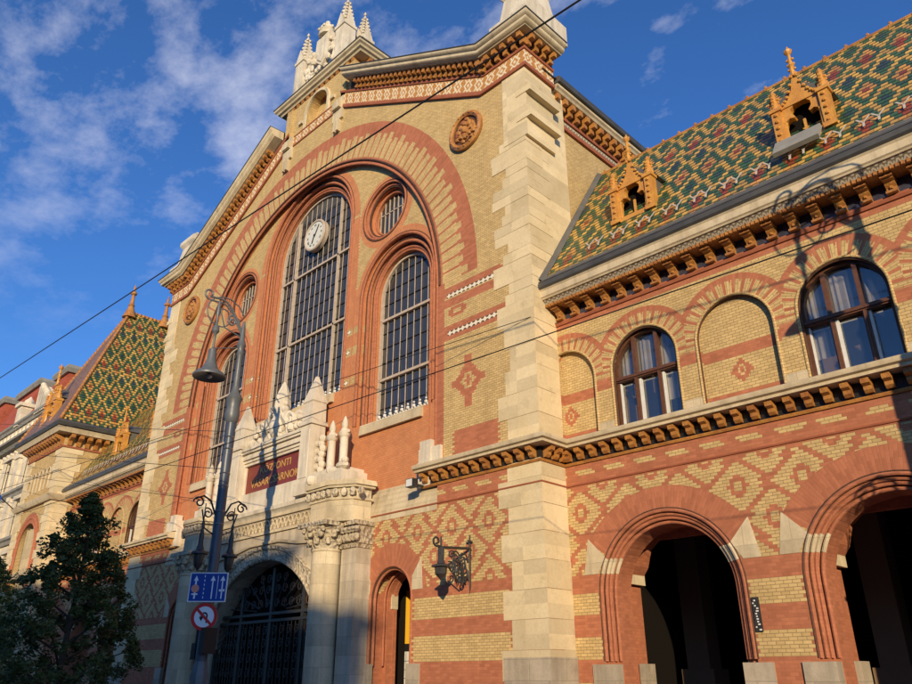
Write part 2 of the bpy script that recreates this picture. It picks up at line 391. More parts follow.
# ------------------------------------------------------------------ mesh building
class MB:
    def __init__(s): s.v=[];s.f=[];s.m=[];s.uv=[]
    def add(s,vs,fs,m=0,uv=None):
        o=len(s.v); s.v+=[tuple(v) for v in vs]
        for i,f in enumerate(fs):
            s.f.append([o+k for k in f]); s.m.append(m); s.uv.append(uv[i] if uv else None)
    def box(s,x0,x1,y0,y1,z0,z1,m=0):
        v=[(x,y,z) for x in(x0,x1) for y in(y0,y1) for z in(z0,z1)]
        s.add(v,[(0,1,3,2),(4,6,7,5),(0,4,5,1),(2,3,7,6),(0,2,6,4),(1,5,7,3)],m)
    def obox(s,O,A,B,C,m=0):
        """box from corner O with edge vectors A,B,C"""
        O,A,B,C=map(Vector,(O,A,B,C)); v=[O,O+C,O+B,O+B+C,O+A,O+A+C,O+A+B,O+A+B+C]
        s.add(v,[(0,1,3,2),(4,6,7,5),(0,4,5,1),(2,3,7,6),(0,2,6,4),(1,5,7,3)],m)
    def prism(s,outer,holes,w0,w1,fn=None,m=0,ms=None):
        fn=fn or (lambda u,v,w:(u,w,v)); ms=m if ms is None else ms
        loops=[outer]+list(holes); tri=tessellate_polygon([[Vector((a,b,0)) for a,b in l] for l in loops])
        flat=[q for l in loops for q in l]; n=len(flat)
        vs=[fn(a,b,w0) for a,b in flat]+[fn(a,b,w1) for a,b in flat]
        s.add(vs,[t for t in tri]+[tuple(n+k for k in reversed(t)) for t in tri],m)
        o=len(s.v)-2*n; k=0
        for l in loops:
            L=len(l)
            for i in range(L):
                a=k+i;b=k+(i+1)%L; s.f.append([o+a,o+b,o+n+b,o+n+a]); s.m.append(ms); s.uv.append(None)
            k+=L
    def tube(s,pts,r,n=8,m=0,cap=True):
        pts=[Vector(p) for p in pts]; R=r if isinstance(r,(list,tuple)) else [r]*len(pts); vs=[]
        up=Vector((0,0,1)); prev=None
        for i,p in enumerate(pts):
            d=(pts[min(i+1,len(pts)-1)]-pts[max(i-1,0)]).normalized()
            if prev is None: a=d.cross(up); a=a if a.length>.05 else d.cross(Vector((1,0,0)))
            else: a=prev-d*prev.dot(d)
            a.normalize(); prev=a; b=d.cross(a)
            for k in range(n):
                t=2*PI*k/n; vs.append(p+(a*math.cos(t)+b*math.sin(t))*R[i])
        fs=[]
        for i in range(len(pts)-1):
            for k in range(n): fs.append((i*n+k,i*n+(k+1)%n,(i+1)*n+(k+1)%n,(i+1)*n+k))
        if cap: fs.append(tuple(range(n))[::-1]); fs.append(tuple((len(pts)-1)*n+k for k in range(n)))
        s.add(vs,fs,m)
    def lathe(s,prof,c,n=12,m=0,rot=0.0,sx=1.0,sy=1.0):
        vs=[];fs=[]
        for r,z in prof:
            for k in range(n):
                t=2*PI*k/n+rot; vs.append((c[0]+r*math.cos(t)*sx,c[1]+r*math.sin(t)*sy,c[2]+z))
        for i in range(len(prof)-1):
            for k in range(n): fs.append((i*n+k,i*n+(k+1)%n,(i+1)*n+(k+1)%n,(i+1)*n+k))
        fs.append(tuple(range(n))[::-1]); fs.append(tuple((len(prof)-1)*n+k for k in range(n)))
        s.add(vs,fs,m)
    def ball(s,c,r,m=0,n=10,sc=(1,1,1)):
        prof=[(max(r*math.sin(PI*i/(n//2+1)),.001),-r*math.cos(PI*i/(n//2+1))*sc[2]) for i in range(n//2+2)]
        s.lathe(prof,c,n,m,0,sc[0],sc[1])
    def sweep(s,frames,prof,m=0,closed=True):
        """frames (O,A,B); prof (a,b). closed profile polygon with end caps; uv = (length, profile length)"""
        frames=[tuple(Vector(q) for q in f) for f in frames]; n=len(prof)
        L=[0.0]
        for i in range(1,len(frames)): L.append(L[-1]+(frames[i][0]-frames[i-1][0]).length)
        P=[0.0]
        for i in range(1,n+1): a=prof[i%n];b=prof[i-1]; P.append(P[-1]+math.hypot(a[0]-b[0],a[1]-b[1]))
        vs=[O+A*a+B*b for O,A,B in frames for a,b in prof]; fs=[];uv=[]
        for i in range(len(frames)-1):
            for k in range(n if closed else n-1):
                k2=(k+1)%n; fs.append((i*n+k,i*n+k2,(i+1)*n+k2,(i+1)*n+k))
                uv.append([(L[i],P[k]),(L[i],P[k+1]),(L[i+1],P[k+1]),(L[i+1],P[k])])
        if closed:
            fs.append(tuple(range(n))); uv.append(None); fs.append(tuple((len(frames)-1)*n+k for k in range(n))[::-1]); uv.append(None)
        s.add(vs,fs,m,uv)
    def mirror_x(s):
        r=MB(); r.v=[(-x,y,z) for x,y,z in s.v]; r.f=[f[::-1] for f in s.f]; r.m=list(s.m); r.uv=[(u[::-1] if u else None) for u in s.uv]; return r
    def merge(s,o,off=(0,0,0)):
        k=len(s.v); s.v+=[(x+off[0],y+off[1],z+off[2]) for x,y,z in o.v]; s.f+=[[k+i for i in f] for f in o.f]; s.m+=o.m; s.uv+=o.uv
    def build(s,name,mats,parent=None,smooth=35,fix=True):
        me=bpy.data.meshes.new(name); me.from_pydata(s.v,[],s.f)
        for q in mats: me.materials.append(MATS[q])
        me.polygons.foreach_set('material_index',s.m)
        if any(u for u in s.uv):
            l=me.uv_layers.new(name='UVMap')
            for p,u in zip(me.polygons,s.uv):
                if u:
                    for k,li in enumerate(p.loop_indices): l.data[li].uv=u[k]
        if fix:
            bm=bmesh.new(); bm.from_mesh(me); bmesh.ops.recalc_face_normals(bm,faces=bm.faces); bm.to_mesh(me); bm.free()
        if smooth:
            me.polygons.foreach_set('use_smooth',[True]*len(me.polygons)); me.set_sharp_from_angle(angle=math.radians(smooth))
        me.update()
        o=bpy.data.objects.new(name,me); COL.objects.link(o)
        if parent is not None: o.parent=parent
        return o
def thing(name,label,cat,loc=(0,0,0),rz=0,group=None):
    o=bpy.data.objects.new(name,None); COL.objects.link(o); o.location=loc; o.rotation_euler=(0,0,rz); o.empty_display_size=.3
    o['label']=label; o['category']=cat
    if group: o['group']=group
    return o
def tag(o,label,cat,group=None):
    o['label']=label; o['category']=cat
    if group: o['group']=group
    return o
def struct(o): o['kind']='structure'; return o
def dup(o,parent=None,loc=None,sc=None,rz=None):
    c=o.copy(); COL.objects.link(c)
    if parent is not None: c.parent=parent
    if loc is not None: c.location=loc
    if sc is not None: c.scale=sc
    if rz is not None: c.rotation_euler=(0,0,rz)
    for ch in list(o.children): dup(ch,c)
    return c
def archp(cx,zs,r,z0,n=28):
    return [(cx-r,z0),(cx+r,z0)]+[(cx+r*math.cos(PI*i/n),zs+r*math.sin(PI*i/n)) for i in range(n+1)]
def circ(cx,cz,r,n=36): return [(cx+r*math.cos(2*PI*i/n),cz+r*math.sin(2*PI*i/n)) for i in range(n)]
def arch_frames(cx,zs,r,y,z0,a0=0.0,a1=PI,n=32,jamb=True,both=True):
    """path up the right jamb, round the arch, down the left jamb; A = toward -Y, B = away from opening"""
    fr=[]
    if jamb: fr.append(((cx+r,y,z0),(0,-1,0),(1,0,0)))
    for i in range(n+1):
        t=a0+(a1-a0)*i/n; fr.append(((cx+r*math.cos(t),y,zs+r*math.sin(t)),(0,-1,0),(math.cos(t),0,math.sin(t))))
    if jamb and both: fr.append(((cx-r,y,z0),(0,-1,0),(-1,0,0)))
    return fr
def roll(r,n=8,a=0,b=0): return [(a+r*math.cos(2*PI*k/n),b+r*math.sin(2*PI*k/n)) for k in range(n)]
def rectp(a0,a1,b0,b1): return [(a0,b0),(a1,b0),(a1,b1),(a0,b1)]

# ------------------------------------------------------------------ THE MARKET HALL
hall=thing('market_hall','huge brick market hall with arched gable front, patterned tile roofs and arcaded wings','building')
XE=13.24; YW=1.1
def part(mb,name,mats,parent=hall,**k): return mb.build(name,mats,parent,**k)

# ---- front wall (y=0) with the great arched recess
w=MB()
zb=6.62
outer=[(-XE,0),(-5.9,0),(-5.9,zb),(5.9,zb),(5.9,0),(XE,0),(XE,21.32),(11.27,21.32),(2.2,26.4),(2.2,26.9),(-2.2,26.9),(-2.2,26.4),(-11.27,21.32),(-XE,21.32)]
sd=lambda s:archp(7.05*s,3.83,1.0,0.02,20)
# lower field and upper field are cut so the recess can start on its sloping sill
R=9.12
rec=[(-R,zb+.01),(R,zb+.01)]+[(R*math.cos(PI*i/48),14.1+R*math.sin(PI*i/48)) for i in range(49)]
outer=[(-XE,0),(-5.9,0),(-5.9,zb),(-R,zb),(-R,14.1)]+[(-R*math.cos(PI*i/48),14.1+R*math.sin(PI*i/48)) for i in range(1,48)]+[(R,14.1),(R,zb),(5.9,zb),(5.9,0),(XE,0),(XE,21.32),(11.27,21.32),(2.2,26.4),(2.2,26.9),(-2.2,26.9),(-2.2,26.4),(-11.27,21.32),(-XE,21.32)]
w.prism(outer,[sd(1),sd(-1)],0,.62)
part(w,'front_wall',['front'],smooth=0)
# side of the tower pier beside the wings
for s in(1,-1):
    m=MB(); m.box(*sorted((s*12.4,s*XE-.0)),.625,2.3,0,21.32); part(m,'pier_flank',['quoin'],smooth=0)
# recess wall, stepped back towards the glass
o2=[(-9.6,6.0),(9.6,6.0),(9.6,14.1)]+[(9.6*math.cos(PI*i/30),14.1+9.6*math.sin(PI*i/30)) for i in range(1,30)]+[(-9.6,14.1)]
for k,(ya,yb2,e,eo) in enumerate(((.27,.44,.58,.36),(.442,.62,.32,.20),(.622,1.0,.02,.02))):
    w=MB()
    holes=[archp(0,19.85,2.8+e,11.9-e*.2,36),archp(6.45,15.3,1.52+e,10.1-e*.2,28),archp(-6.45,15.3,1.52+e,10.1-e*.2,28),circ(5.55,19.1,.92+eo),circ(-5.55,19.1,.92+eo)]
    w.prism(o2,holes,ya,yb2)
    part(w,'recess_wall',['recess'],smooth=0)
# mouldings of the great arch
m=MB()
fr=arch_frames(0,14.1,9.12,0,7.75,n=64)
m.sweep(fr,rectp(-.30,-.02,-.10,.03),0)
m.sweep(arch_frames(0,14.1,9.15,0,14.1,n=64,jamb=False),roll(.05,8,0,0),1)
m.sweep(arch_frames(0,14.1,9.03,.02,7.75,n=64),roll(.05,8,-.02,-.04),0)
m.sweep(arch_frames(0,14.1,9.0,.13,14.1,n=64,jamb=False),roll(.045,8,0,.02),1)
m.sweep(arch_frames(0,14.1,9.0,.25,7.75,n=64),roll(.05,8,0,.02),0)
part(m,'great_arch_moulding',['red','dark_roll'])
# sloping stone sill of the recess
for s in(1,-1):
    m=MB(); pr=[(-.01,6.55),(.36,7.72),(.36,6.3),(-.01,6.3)]
    m.prism(pr,[],s*4.9,s*9.12,fn=lambda a,b,c:(c,a,b))
    for k in range(6):
        y=.01+k*.058; z=6.60+k*.187; m.obox((min(s*4.9,s*9.1),y-.012,z-.02),(4.2,0,0),(0,.04,.02),(0,-.008,.05))
    part(m,'sloping_sill',['stone'],smooth=0)
# red brick ledge line and white stone lumps ending the string course
def ledge(x0,x1,y,z,h=.055,o=.07,mt='terra_line'):
    m=MB(); m.sweep([((x0,y,z),(0,-1,0),(0,0,1)),((x1,y,z),(0,-1,0),(0,0,1))],[(-.05,-h),(o*.5,-h),(o,0),(o,h*.6),(-.05,h)]); return m
for s in(1,-1):
    m=MB(); fr=[((s*5.95,0,6.49),(0,-1,0),(0,0,1)),((s*XE,0,6.49),(s,-1,0),(0,0,1)),((s*XE,YW,6.49),(s,-1,0),(0,0,1)),((s*(31 if s>0 else 26.5),YW,6.49),(0,-1,0),(0,0,1))]
    m.sweep(fr,[(-.05,-.025),(.03,-.025),(.045,0),(.045,.02),(-.05,.03)]); part(m,'ledge_line',['terra_line'])

# ---- windows of the recess
def bar(mb,x,z0,z1,y,w=.05,d=.07,m=0): mb.box(x-w/2,x+w/2,y,y+d,z0,z1,m)
def ztop(cx,zs,r,x):
    d=abs(x-cx); return zs+math.sqrt(max(r*r-d*d,0)) if d<r else zs
def great_window(cx,zs,r,z0,trans,heavy,step,lab):
    g=MB(); g.prism(archp(cx,zs,r+.02,z0,36),[],.93,.95)
    o=g.build('window',['glass_dark'],hall,smooth=0); o['label']=lab
    f=MB(); k=-int(r/step)
    while k*step<r:
        x=cx+k*step
        if abs(x-cx)<r-.03: bar(f,x,z0,ztop(cx,zs,r,x)-.01,.88,.03,.02)
        k+=1
    for h in heavy:
        for s in(1,-1): bar(f,cx+s*h,z0,ztop(cx,zs,r,h+cx)-.01,.80,.09,.12)
    for t in trans: f.box(cx-r+.01,cx+r-.01,.80,.92,t-.05,t+.05)
    zz=z0+.62
    while zz<zs+r-.3:
        hw=r if zz<zs else math.sqrt(max(r*r-(zz-zs)**2,0)); f.box(cx-hw+.02,cx+hw-.02,.885,.915,zz-.012,zz+.012,1); zz+=.62
    f.sweep(arch_frames(cx,zs,r-.05,.9,z0,n=32),rectp(-.02,.1,-.06,.05),0)
    # little palmettes along the bottom rail
    n=int(2*r/.32)
    for i in range(n):
        x=cx-r+.16+i*.32; f.ball((x,.83,z0+.30),.07,2,6); f.ball((x,.83,z0+.43),.045,2,6)
        for s in(1,-1): f.ball((x+s*.08,.83,z0+.2),.05,2,6)
    f.build('window_bars',['mullion','iron','white_frame'],o)
    s_=MB(); s_.prism([(.18,z0-.12),(.97,z0+.05),(.97,z0-.45),(.13,z0-.5)],[],cx-r-.14,cx+r+.14,fn=lambda a,b,c:(c,a,b)); s_.build('sill',['stone'],o,smooth=0)
    mo=MB()
    for rr,yy,q,mt in ((r+.05,.64,.05,0),(r+.16,.62,.06,0),(r+.25,.60,.022,1),(r+.34,.46,.06,0),(r+.45,.44,.03,1),(r+.60,.28,.06,0),(r+.69,.27,.018,1)):
        mo.sweep(arch_frames(cx,zs,rr,yy,z0-.02,n=36),roll(q,8),mt)
    mo.build('brick_moulding',['red','dark_roll'],o)
    return o
great_window(0,19.85,2.8,11.9,(18.85,15.4),(1.7,),.40,'tall central arched window of the gable front')
great_window(6.45,15.3,1.52,10.1,(14.35,11.85),(),.38,'right arched window of the gable front')
great_window(-6.45,15.3,1.52,10.1,(14.35,11.85),(),.40,'left arched window of the gable front')
for s in(1,-1):
    g=MB(); g.prism(circ(5.55*s,19.1,1.0),[],.78,.80); o=g.build('round_window',['glass_dark'],hall,smooth=0)
    f=MB()
    for k in range(-3,4):
        x=.27*k; h=math.sqrt(max(.95-x*x,0)); bar(f,5.55*s+x,19.1-h,19.1+h,.74,.035,.05)
    f.box(5.55*s-.93,5.55*s+.93,.74,.78,19.3,19.34)
    f.build('window_bars',['mullion'],o)
    mo=MB()
    for rr,q,mt,yy in ((1.13,.05,1,.45),(1.20,.05,0,.4),(1.30,.05,0,.28),(1.38,.03,1,.27),(.96,.04,0,.62)):
        fr=arch_frames(5.55*s,19.1,rr,yy,0,0,2*PI,36,jamb=False); mo.sweep(fr,roll(q,8),mt)
    mo.build('brick_moulding',['red','dark_roll'],o)
# vertical rolls on the brick piers between the windows
for s in(1,-1):
    for x in (3.5,3.9,4.25,8.45,8.7): m=MB(); m.tube([(s*x,.285,7.6),(s*x,.285,19.4 if x<4.3 and x<4 else 15.2)],.035,6); part(m,'pier_roll',['red'])
# clock
def text(body,size,extr,font=None):
    cu=bpy.data.curves.new('t','FONT'); cu.body=body; cu.size=size; cu.extrude=extr; cu.align_x='CENTER'; cu.align_y='CENTER'; cu.resolution_u=3
    o=bpy.data.objects.new('t',cu); COL.objects.link(o); dg=bpy.context.evaluated_depsgraph_get(); me=bpy.data.meshes.new_from_object(o.evaluated_get(dg)); bpy.data.objects.remove(o); return me
def textobj(name,body,size,extr,loc,material,parent,rz=0,sx=1.0):
    me=text(body,size,extr)
    me.transform(Matrix.Translation(Vector(loc))@Matrix.Rotation(rz,4,'Z')@Matrix.Rotation(PI/2,4,'X')@Matrix.Diagonal((sx,1,1,1)))
    me.materials.clear(); me.materials.append(MATS[material]); me.name=name
    o=bpy.data.objects.new(name,me); COL.objects.link(o); o.parent=parent; return o
cz=20.5
ck=MB(); ck.prism(circ(0,cz,.80),[],.62,.84,m=1); ck.prism(circ(0,cz,.68),[],.60,.62,m=0)
ck.sweep(arch_frames(0,cz,.75,.62,0,0,2*PI,36,jamb=False),roll(.07,8),1)
clock=ck.build('clock',['clock_face','mullion'],hall)
h=MB()
h.prism(circ(0,cz,.05,12),[],.56,.598)
h.obox((-.035,.575,cz-.1),(.07,0,0),(0,.015,0),(.30,0,.55)); h.obox((-.04,.58,cz+.05),(.08,0,0),(0,.015,0),(-.16,0,-.45))
h.build('clock_hands',['black'],clock)
rn="XII I II III IIII V VI VII VIII IX X XI".split()
for i,t in enumerate(rn):
    a=PI/2-2*PI*i/12; o=textobj('numeral',t,.15,.004,(0,0,0),'black',clock)
    o.data.transform(Matrix.Translation((0.53*math.cos(a),.594,cz+.53*math.sin(a)))@Matrix.Rotation(-(a-PI/2),4,'Y'))

# ---- quoins
def quoin_side(s):
    m=MB(); z=0.0; k=0
    while z<18.4:
        h=.37 if z>12.2 else .74
        if z<6.55<z+h and z<5.9: h=6.42-z
        if 6.0<z<7.7 and h>.5: h=.5 if z<7.0 else .3
        if 7.05<z<7.7: z+=h; k+=1; continue
        if z<12.5: xin=12.05 if k%2 else 11.72
        else: xin=11.72 if k%4<2 else (12.12 if k%4==2 else 12.3)
        if z<12.5 and 7.7<z: xin=[12.05,11.75,12.1,12.3][k%4]
        p=.012+.004*((k*7)%3)
        xin+=.05*math.sin(k*5.3); x0,x1=sorted((s*xin,s*(XE+p))); xm=s*(xin+(XE-xin)*(.45+.15*math.sin(k*2.1)))
        if k%3!=1: m.box(x0,x1,-p,.05,z+.004,z+h-.004)
        else: m.box(x0,min(xm,x1)-.003,-p,.05,z+.004,z+h-.004); m.box(xm+.003,x1,-p-.006,.05,z+.004,z+h-.004)
        if z<6.5: x0,x1=sorted((s*(XE-.05),s*(XE+p))); m.box(x0,x1,.052,YW-.01,z+.006,z+h-.006)
        else: x0,x1=sorted((s*(XE-.05),s*(XE+p*.8))); m.box(x0,x1,.052,(1.2 if k%2 else .85),z+.006,z+h-.006)
        z+=h; k+=1
    o=part(m,'quoins',['quoin'],smooth=0)
    m=MB(); x0,x1=sorted((s*11.75,s*(XE+.05))); m.box(x0,x1,-.05,YW-.005,0,2.05); part(m,'pier_plinth',['plinth'],smooth=0)
    # head of the pier with two projecting slabs on its flank
    m=MB(); x0,x1=sorted((s*12.3,s*(XE+.12))); m.box(x0,x1,-.035,1.5,18.3,21.3)
    for z in(19.0,20.1):
        x0,x1=sorted((s*12.95,s*(XE+.34))); m.box(x0,x1,-.06,1.62,z,z+.26)
        x0,x1=sorted((s*12.95,s*(XE+.22))); m.box(x0,x1,-.05,1.56,z+.26,z+.42)
    part(m,'pier_head',['quoin'],smooth=0)
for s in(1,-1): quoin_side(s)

# ---- string course with brackets (dentils)
def brk(mb,O,out,along,prof,wd,m=0):
    O,out,along=Vector(O),Vector(out),Vector(along); up=Vector((0,0,1)); n=len(prof)
    vs=[O+out*a+up*b+along*(-wd/2) for a,b in prof]+[O+out*a+up*b+along*(wd/2) for a,b in prof]
    fs=[tuple(range(n)),tuple(range(2*n-1,n-1,-1))]+[(i,(i+1)%n,n+(i+1)%n,n+i) for i in range(n)]
    mb.add(vs,fs,m)
BP=[(0,-.0),(.08,.0),(.16,.05),(.2,.16),(.33,.2),(.36,.28),(.36,.42),(0,.42)]
def string_run(path,Z,sp=.42):
    """path: list of (x,y); outward = right-hand side toward -Y"""
    m=MB(); pts=[Vector((x,y,0)) for x,y in path]; fr=[]
    ns=[]
    for i in range(len(pts)-1):
        d=(pts[i+1]-pts[i]).normalized(); ns.append(Vector((d.y,-d.x,0)))
    for i,p in enumerate(pts):
        a=ns[max(i-1,0)]; b=ns[min(i,len(ns)-1)]; q=(a+b); q=q/max(q.dot(a),.2) if (a-b).length>.01 else a
        fr.append(((p.x,p.y,Z),q,(0,0,1)))
    m.sweep(fr,[(-.05,.0),(.05,.0),(.07,.05),(.05,.08),(-.05,.08)],1)
    m.sweep(fr,[(-.05,.43),(.40,.43),(.40,.50),(.48,.53),(.50,.58),(.50,.64),(.44,.67),(-.05,.74)],0)
    m.sweep(fr,[(-.05,.08),(.015,.08),(.015,.44),(-.05,.44)],3)  # black strip paints the shade in the gaps between the brackets
    for i in range(len(pts)-1):
        L=(pts[i+1]-pts[i]).length; n=max(int(round(L/sp)),1); d=(pts[i+1]-pts[i]).normalized()
        for k in range(n):
            t=(k+.5)*L/n; p=pts[i]+d*t; brk(m,(p.x,p.y,Z+.06),ns[i],d,[(0,.06),(.10,.06),(.17,.12),(.18,.2),(.30,.24),(.32,.37),(0,.37)],.17,1)
    return m
m=string_run([(8.44,0.01),(XE,0.01),(XE,YW),(31,YW)],7.05); part(m,'string_course',['trim','terra','dark_roll','black'])
m=string_run([(-26.5,YW),(-XE,YW),(-XE,0.01),(-8.44,0.01)],7.05); part(m,'string_course',['trim','terra','dark_roll','black'])
for s in(1,-1):
    m=MB(); x0,x1=sorted((s*8.35,s*9.35)); m.box(x0,x1,-.12,.3,7.8,8.3); m.box(*sorted((s*8.45,s*8.95)),-.16,.2,7.8,8.55); x0,x1=sorted((s*8.2,s*8.8)); m.box(x0,x1,-.05,.4,7.1,7.9)
    part(m,'stone_block',['white_stone'])

# ---- gable frieze, cornice and corbels
def gable_side(s):
    th=math.atan2(26.4-21.32,11.27-2.2)
    Bk=Vector((s*math.sin(th),0,math.cos(th))); mit=(Bk+Vector((0,0,1))); mit=mit/mit.dot(Vector((0,0,1)))
    fq=[((s*2.95,0,26.4-.75*math.tan(th)),(0,-1,0),(0,0,1/math.cos(th))),((s*11.27,0,21.32),(0,-1,0),mit),((s*(XE+.12),0,21.32),(s,-1,0),(0,0,1)),((s*(XE+.12),1.6,21.32),(s,0,0),(0,0,1))]
    fr=[((s*2.2,0,26.4),(0,-1,0),(0,0,1/math.cos(th))),((s*11.27,0,21.32),(0,-1,0),mit),((s*(XE+.12),0,21.32),(s,-1,0),(0,0,1)),((s*(XE+.12),1.6,21.32),(s,0,0),(0,0,1))]
    m=MB(); m.sweep(fr,[(.03,.1),(.06,.1),(.06,.72),(.03,.72)],0); m.sweep(fr,[(-.05,-.06),(.10,-.06),(.12,.0),(.10,.1),(-.05,.1)],1); m.sweep(fr,[(-.05,.72),(.10,.72),(.12,.82),(-.05,.82)],1)
    # uv for the frieze must be measured across its face
    part(m,'frieze',['frieze','terra_line'])
    m=MB()
    m.sweep(fq,[(-.05,1.26),(.48,1.26),(.50,1.29),(.60,1.32),(.64,1.37),(.64,1.48),(.72,1.52),(.76,1.58),(.76,1.63),(-.05,1.68)],0)
    m.sweep(fq,[(-.3,1.69),(.78,1.64),(.80,1.67),(-.3,1.73)],1)
    m.sweep(fq,[(-.05,.82),(.03,.82),(.03,1.26),(-.05,1.26)],2)
    part(m,'gable_cornice',['trim','zinc','dark_roll'])
    m=MB()
    P0=Vector((s*3.0,0,26.4-.8*math.tan(th)));P1=Vector((s*11.27,0,21.32)); d=(P1-P0); L=d.length; d.normalize(); n=int(L/.33); up=Bk
    for k in range(n):
        p=P0+d*((k+.5)*L/n)
        for (a0,a1,b0,b1,wd,off) in ((0,.22,.84,1.05,.15,0),(0,.40,1.04,1.26,.15,.0)):
            O=p+up*b0-d*(wd/2)
            m.obox(O,d*wd,Vector((0,-a1,0)),up*(b1-b0))
    P0=Vector((s*11.4,0,21.32)); 
    for k in range(6):
        x=s*(11.45+k*.40)
        for (a1,b0,b1) in ((.24,.84,1.05),(.42,1.04,1.26)): m.box(x-.09,x+.09,-a1,0,21.32+b0,21.32+b1)
    for k in range(4):
        y=.05+k*.42
        for (a1,b0,b1) in ((.26,.84,1.05),(.44,1.04,1.26)):
            x0,x1=sorted((s*(XE+.1),s*(XE+.1+a1))); m.box(x0,x1,y-.09,y+.09,21.32+b0,21.32+b1)
    m.box(*sorted((s*11.2,s*(XE+.13))),-.02,.02,21.32+.85,21.32+1.25); m.box(*sorted((s*(XE+.09),s*(XE+.14))),-.02,1.5,21.32+.85,21.32+1.25)
    part(m,'gable_corbels',['terra'],smooth=0)
    # medallion
    m=MB(); cx=s*10.52; c2=20.05
    m.prism(circ(cx,c2,.62),[],-.06,.0,m=1); m.sweep(arch_frames(cx,c2,.72,-.03,0,0,2*PI,36,jamb=False),[(0,-.1),(.1,-.1),(.16,0),(.1,.1),(0,.1)],0)
    for k in range(16):
        a=2*PI*k/16; m.ball((cx+.72*math.cos(a),-.17,c2+.72*math.sin(a)),.05,0,6)
    random.seed(3)
    for k in range(26):
        a=random.uniform(0,2*PI); r=random.uniform(.1,.5); m.ball((cx+r*math.cos(a),-.08,c2+r*math.sin(a)),random.uniform(.06,.12),0 if k%3 else 2,6)
    for k in range(8): a=2*PI*k/8; m.ball((cx+.3*math.cos(a),-.1,c2+.3*math.sin(a)),.11,0,6); m.sweep(arch_frames(cx+.3*math.cos(a),c2+.3*math.sin(a),.16,-.08,0,0,2*PI,10,jamb=False),roll(.025,5),0)
    m.ball((cx,-.12,c2),.16,0,8)
    part(m,'medallion',['terra','dark_roll','terra_line'])
    # stone acroterion on the corner
    m=MB(); b=[(1.05,22.95),(1.05,23.9),(.75,24.3),(.62,25.3),(.78,25.5),(.78,25.75),(.3,26.3)]
    vs=[];fs=[]
    for h,z in b:
        for (i,j) in((-1,-1),(1,-1),(1,1),(-1,1)): vs.append((s*13.0+i*h,.75+j*h*.95,z))
    for i in range(len(b)-1):
        for k in range(4): fs.append((i*4+k,i*4+(k+1)%4,(i+1)*4+(k+1)%4,(i+1)*4+k))
    fs.append((3,2,1,0)); fs.append(tuple(4*(len(b)-1)+k for k in range(4)))
    m.add(vs,fs); part(m,'acroterion',['white_stone'],smooth=0)
    # gable end brackets beside the central block
    m=MB()
    m.box(*sorted((s*1.75,s*2.5)),-.12,.2,25.6,26.9); m.box(*sorted((s*1.85,s*2.4)),-.28,.2,26.2,26.6)
    m.box(*sorted((s*1.95,s*2.08)),-.2,0,24.9,25.6); m.box(*sorted((s*2.18,s*2.31)),-.2,0,24.9,25.6)
    part(m,'gable_bracket',['stone'],smooth=0)
for s in(1,-1): gable_side(s)

# ---- central crowning block with sculpture
m=MB(); m.prism([(-2.9,26.0),(2.9,26.0),(2.9,29.0),(-2.9,29.0)],[archp(0,27.85,.9,26.95,20)],.10,.6); m.box(-2.9,2.9,.6,4.2,26.0,29.0)
part(m,'crown_block',['yellow'],smooth=0)
m=MB()
m.box(-2.2,2.2,-.05,.12,26.28,26.36,1); m.box(-2.2,2.2,-.05,.12,26.86,26.93,1)
m.sweep([((-2.2,.0,26.36),(0,-1,0),(0,0,1)),((2.2,.0,26.36),(0,-1,0),(0,0,1))],[(-.1,-.0),(.03,0),(.03,.5),(-.1,.5)],0)
m.sweep(arch_frames(0,27.85,.95,.1,26.95,n=20),[(-.02,-.05),(.1,-.05),(.1,.1),(-.02,.14)],2)
for s in(1,-1):
    m.box(*sorted((s*2.15,s*2.55)),-.06,.12,26.95,28.9,3); m.box(*sorted((s*1.2,s*1.5)),-.02,.12,27.5,27.7,2)
part(m,'crown_block_trim',['frieze','terra_line','stone','yellow'],smooth=0)
m=MB()
fr=[((-2.9,3.3,29.0),(-1,0,0),(0,0,1)),((-2.9,.1,29.0),(-1,-1,0),(0,0,1)),((2.9,.1,29.0),(1,-1,0),(0,0,1)),((2.9,3.3,29.0),(1,0,0),(0,0,1))]
m.sweep(fr,[(-.05,.2),(.5,.2),(.55,.28),(.66,.32),(.7,.42),(.8,.48),(.82,.58),(-.05,.66)],0)
m.sweep(fr,[(-3,.67),(.84,.6),(.86,.63),(-3,.72)],1); m.sweep(fr,[(-.05,-.35),(.06,-.35),(.08,-.25),(-.05,-.2)],2)
for k in range(14):
    x=-2.75+k*5.5/13
    m.box(x-.09,x+.09,-.22,.1,28.82,29.02,3); m.box(x-.09,x+.09,-.38,.1,29.0,29.2,3)
for s in(1,-1):
    for k in range(8):
        y=.3+k*.4; m.box(*sorted((s*2.9,s*3.22)),y-.09,y+.09,28.82,29.02,3); m.box(*sorted((s*2.9,s*3.38)),y-.09,y+.09,29.0,29.2,3)
m.v=[(x,y+.45,z) for x,y,z in m.v]
part(m,'crown_cornice',['trim','zinc','terra_line','terra'],smooth=0)
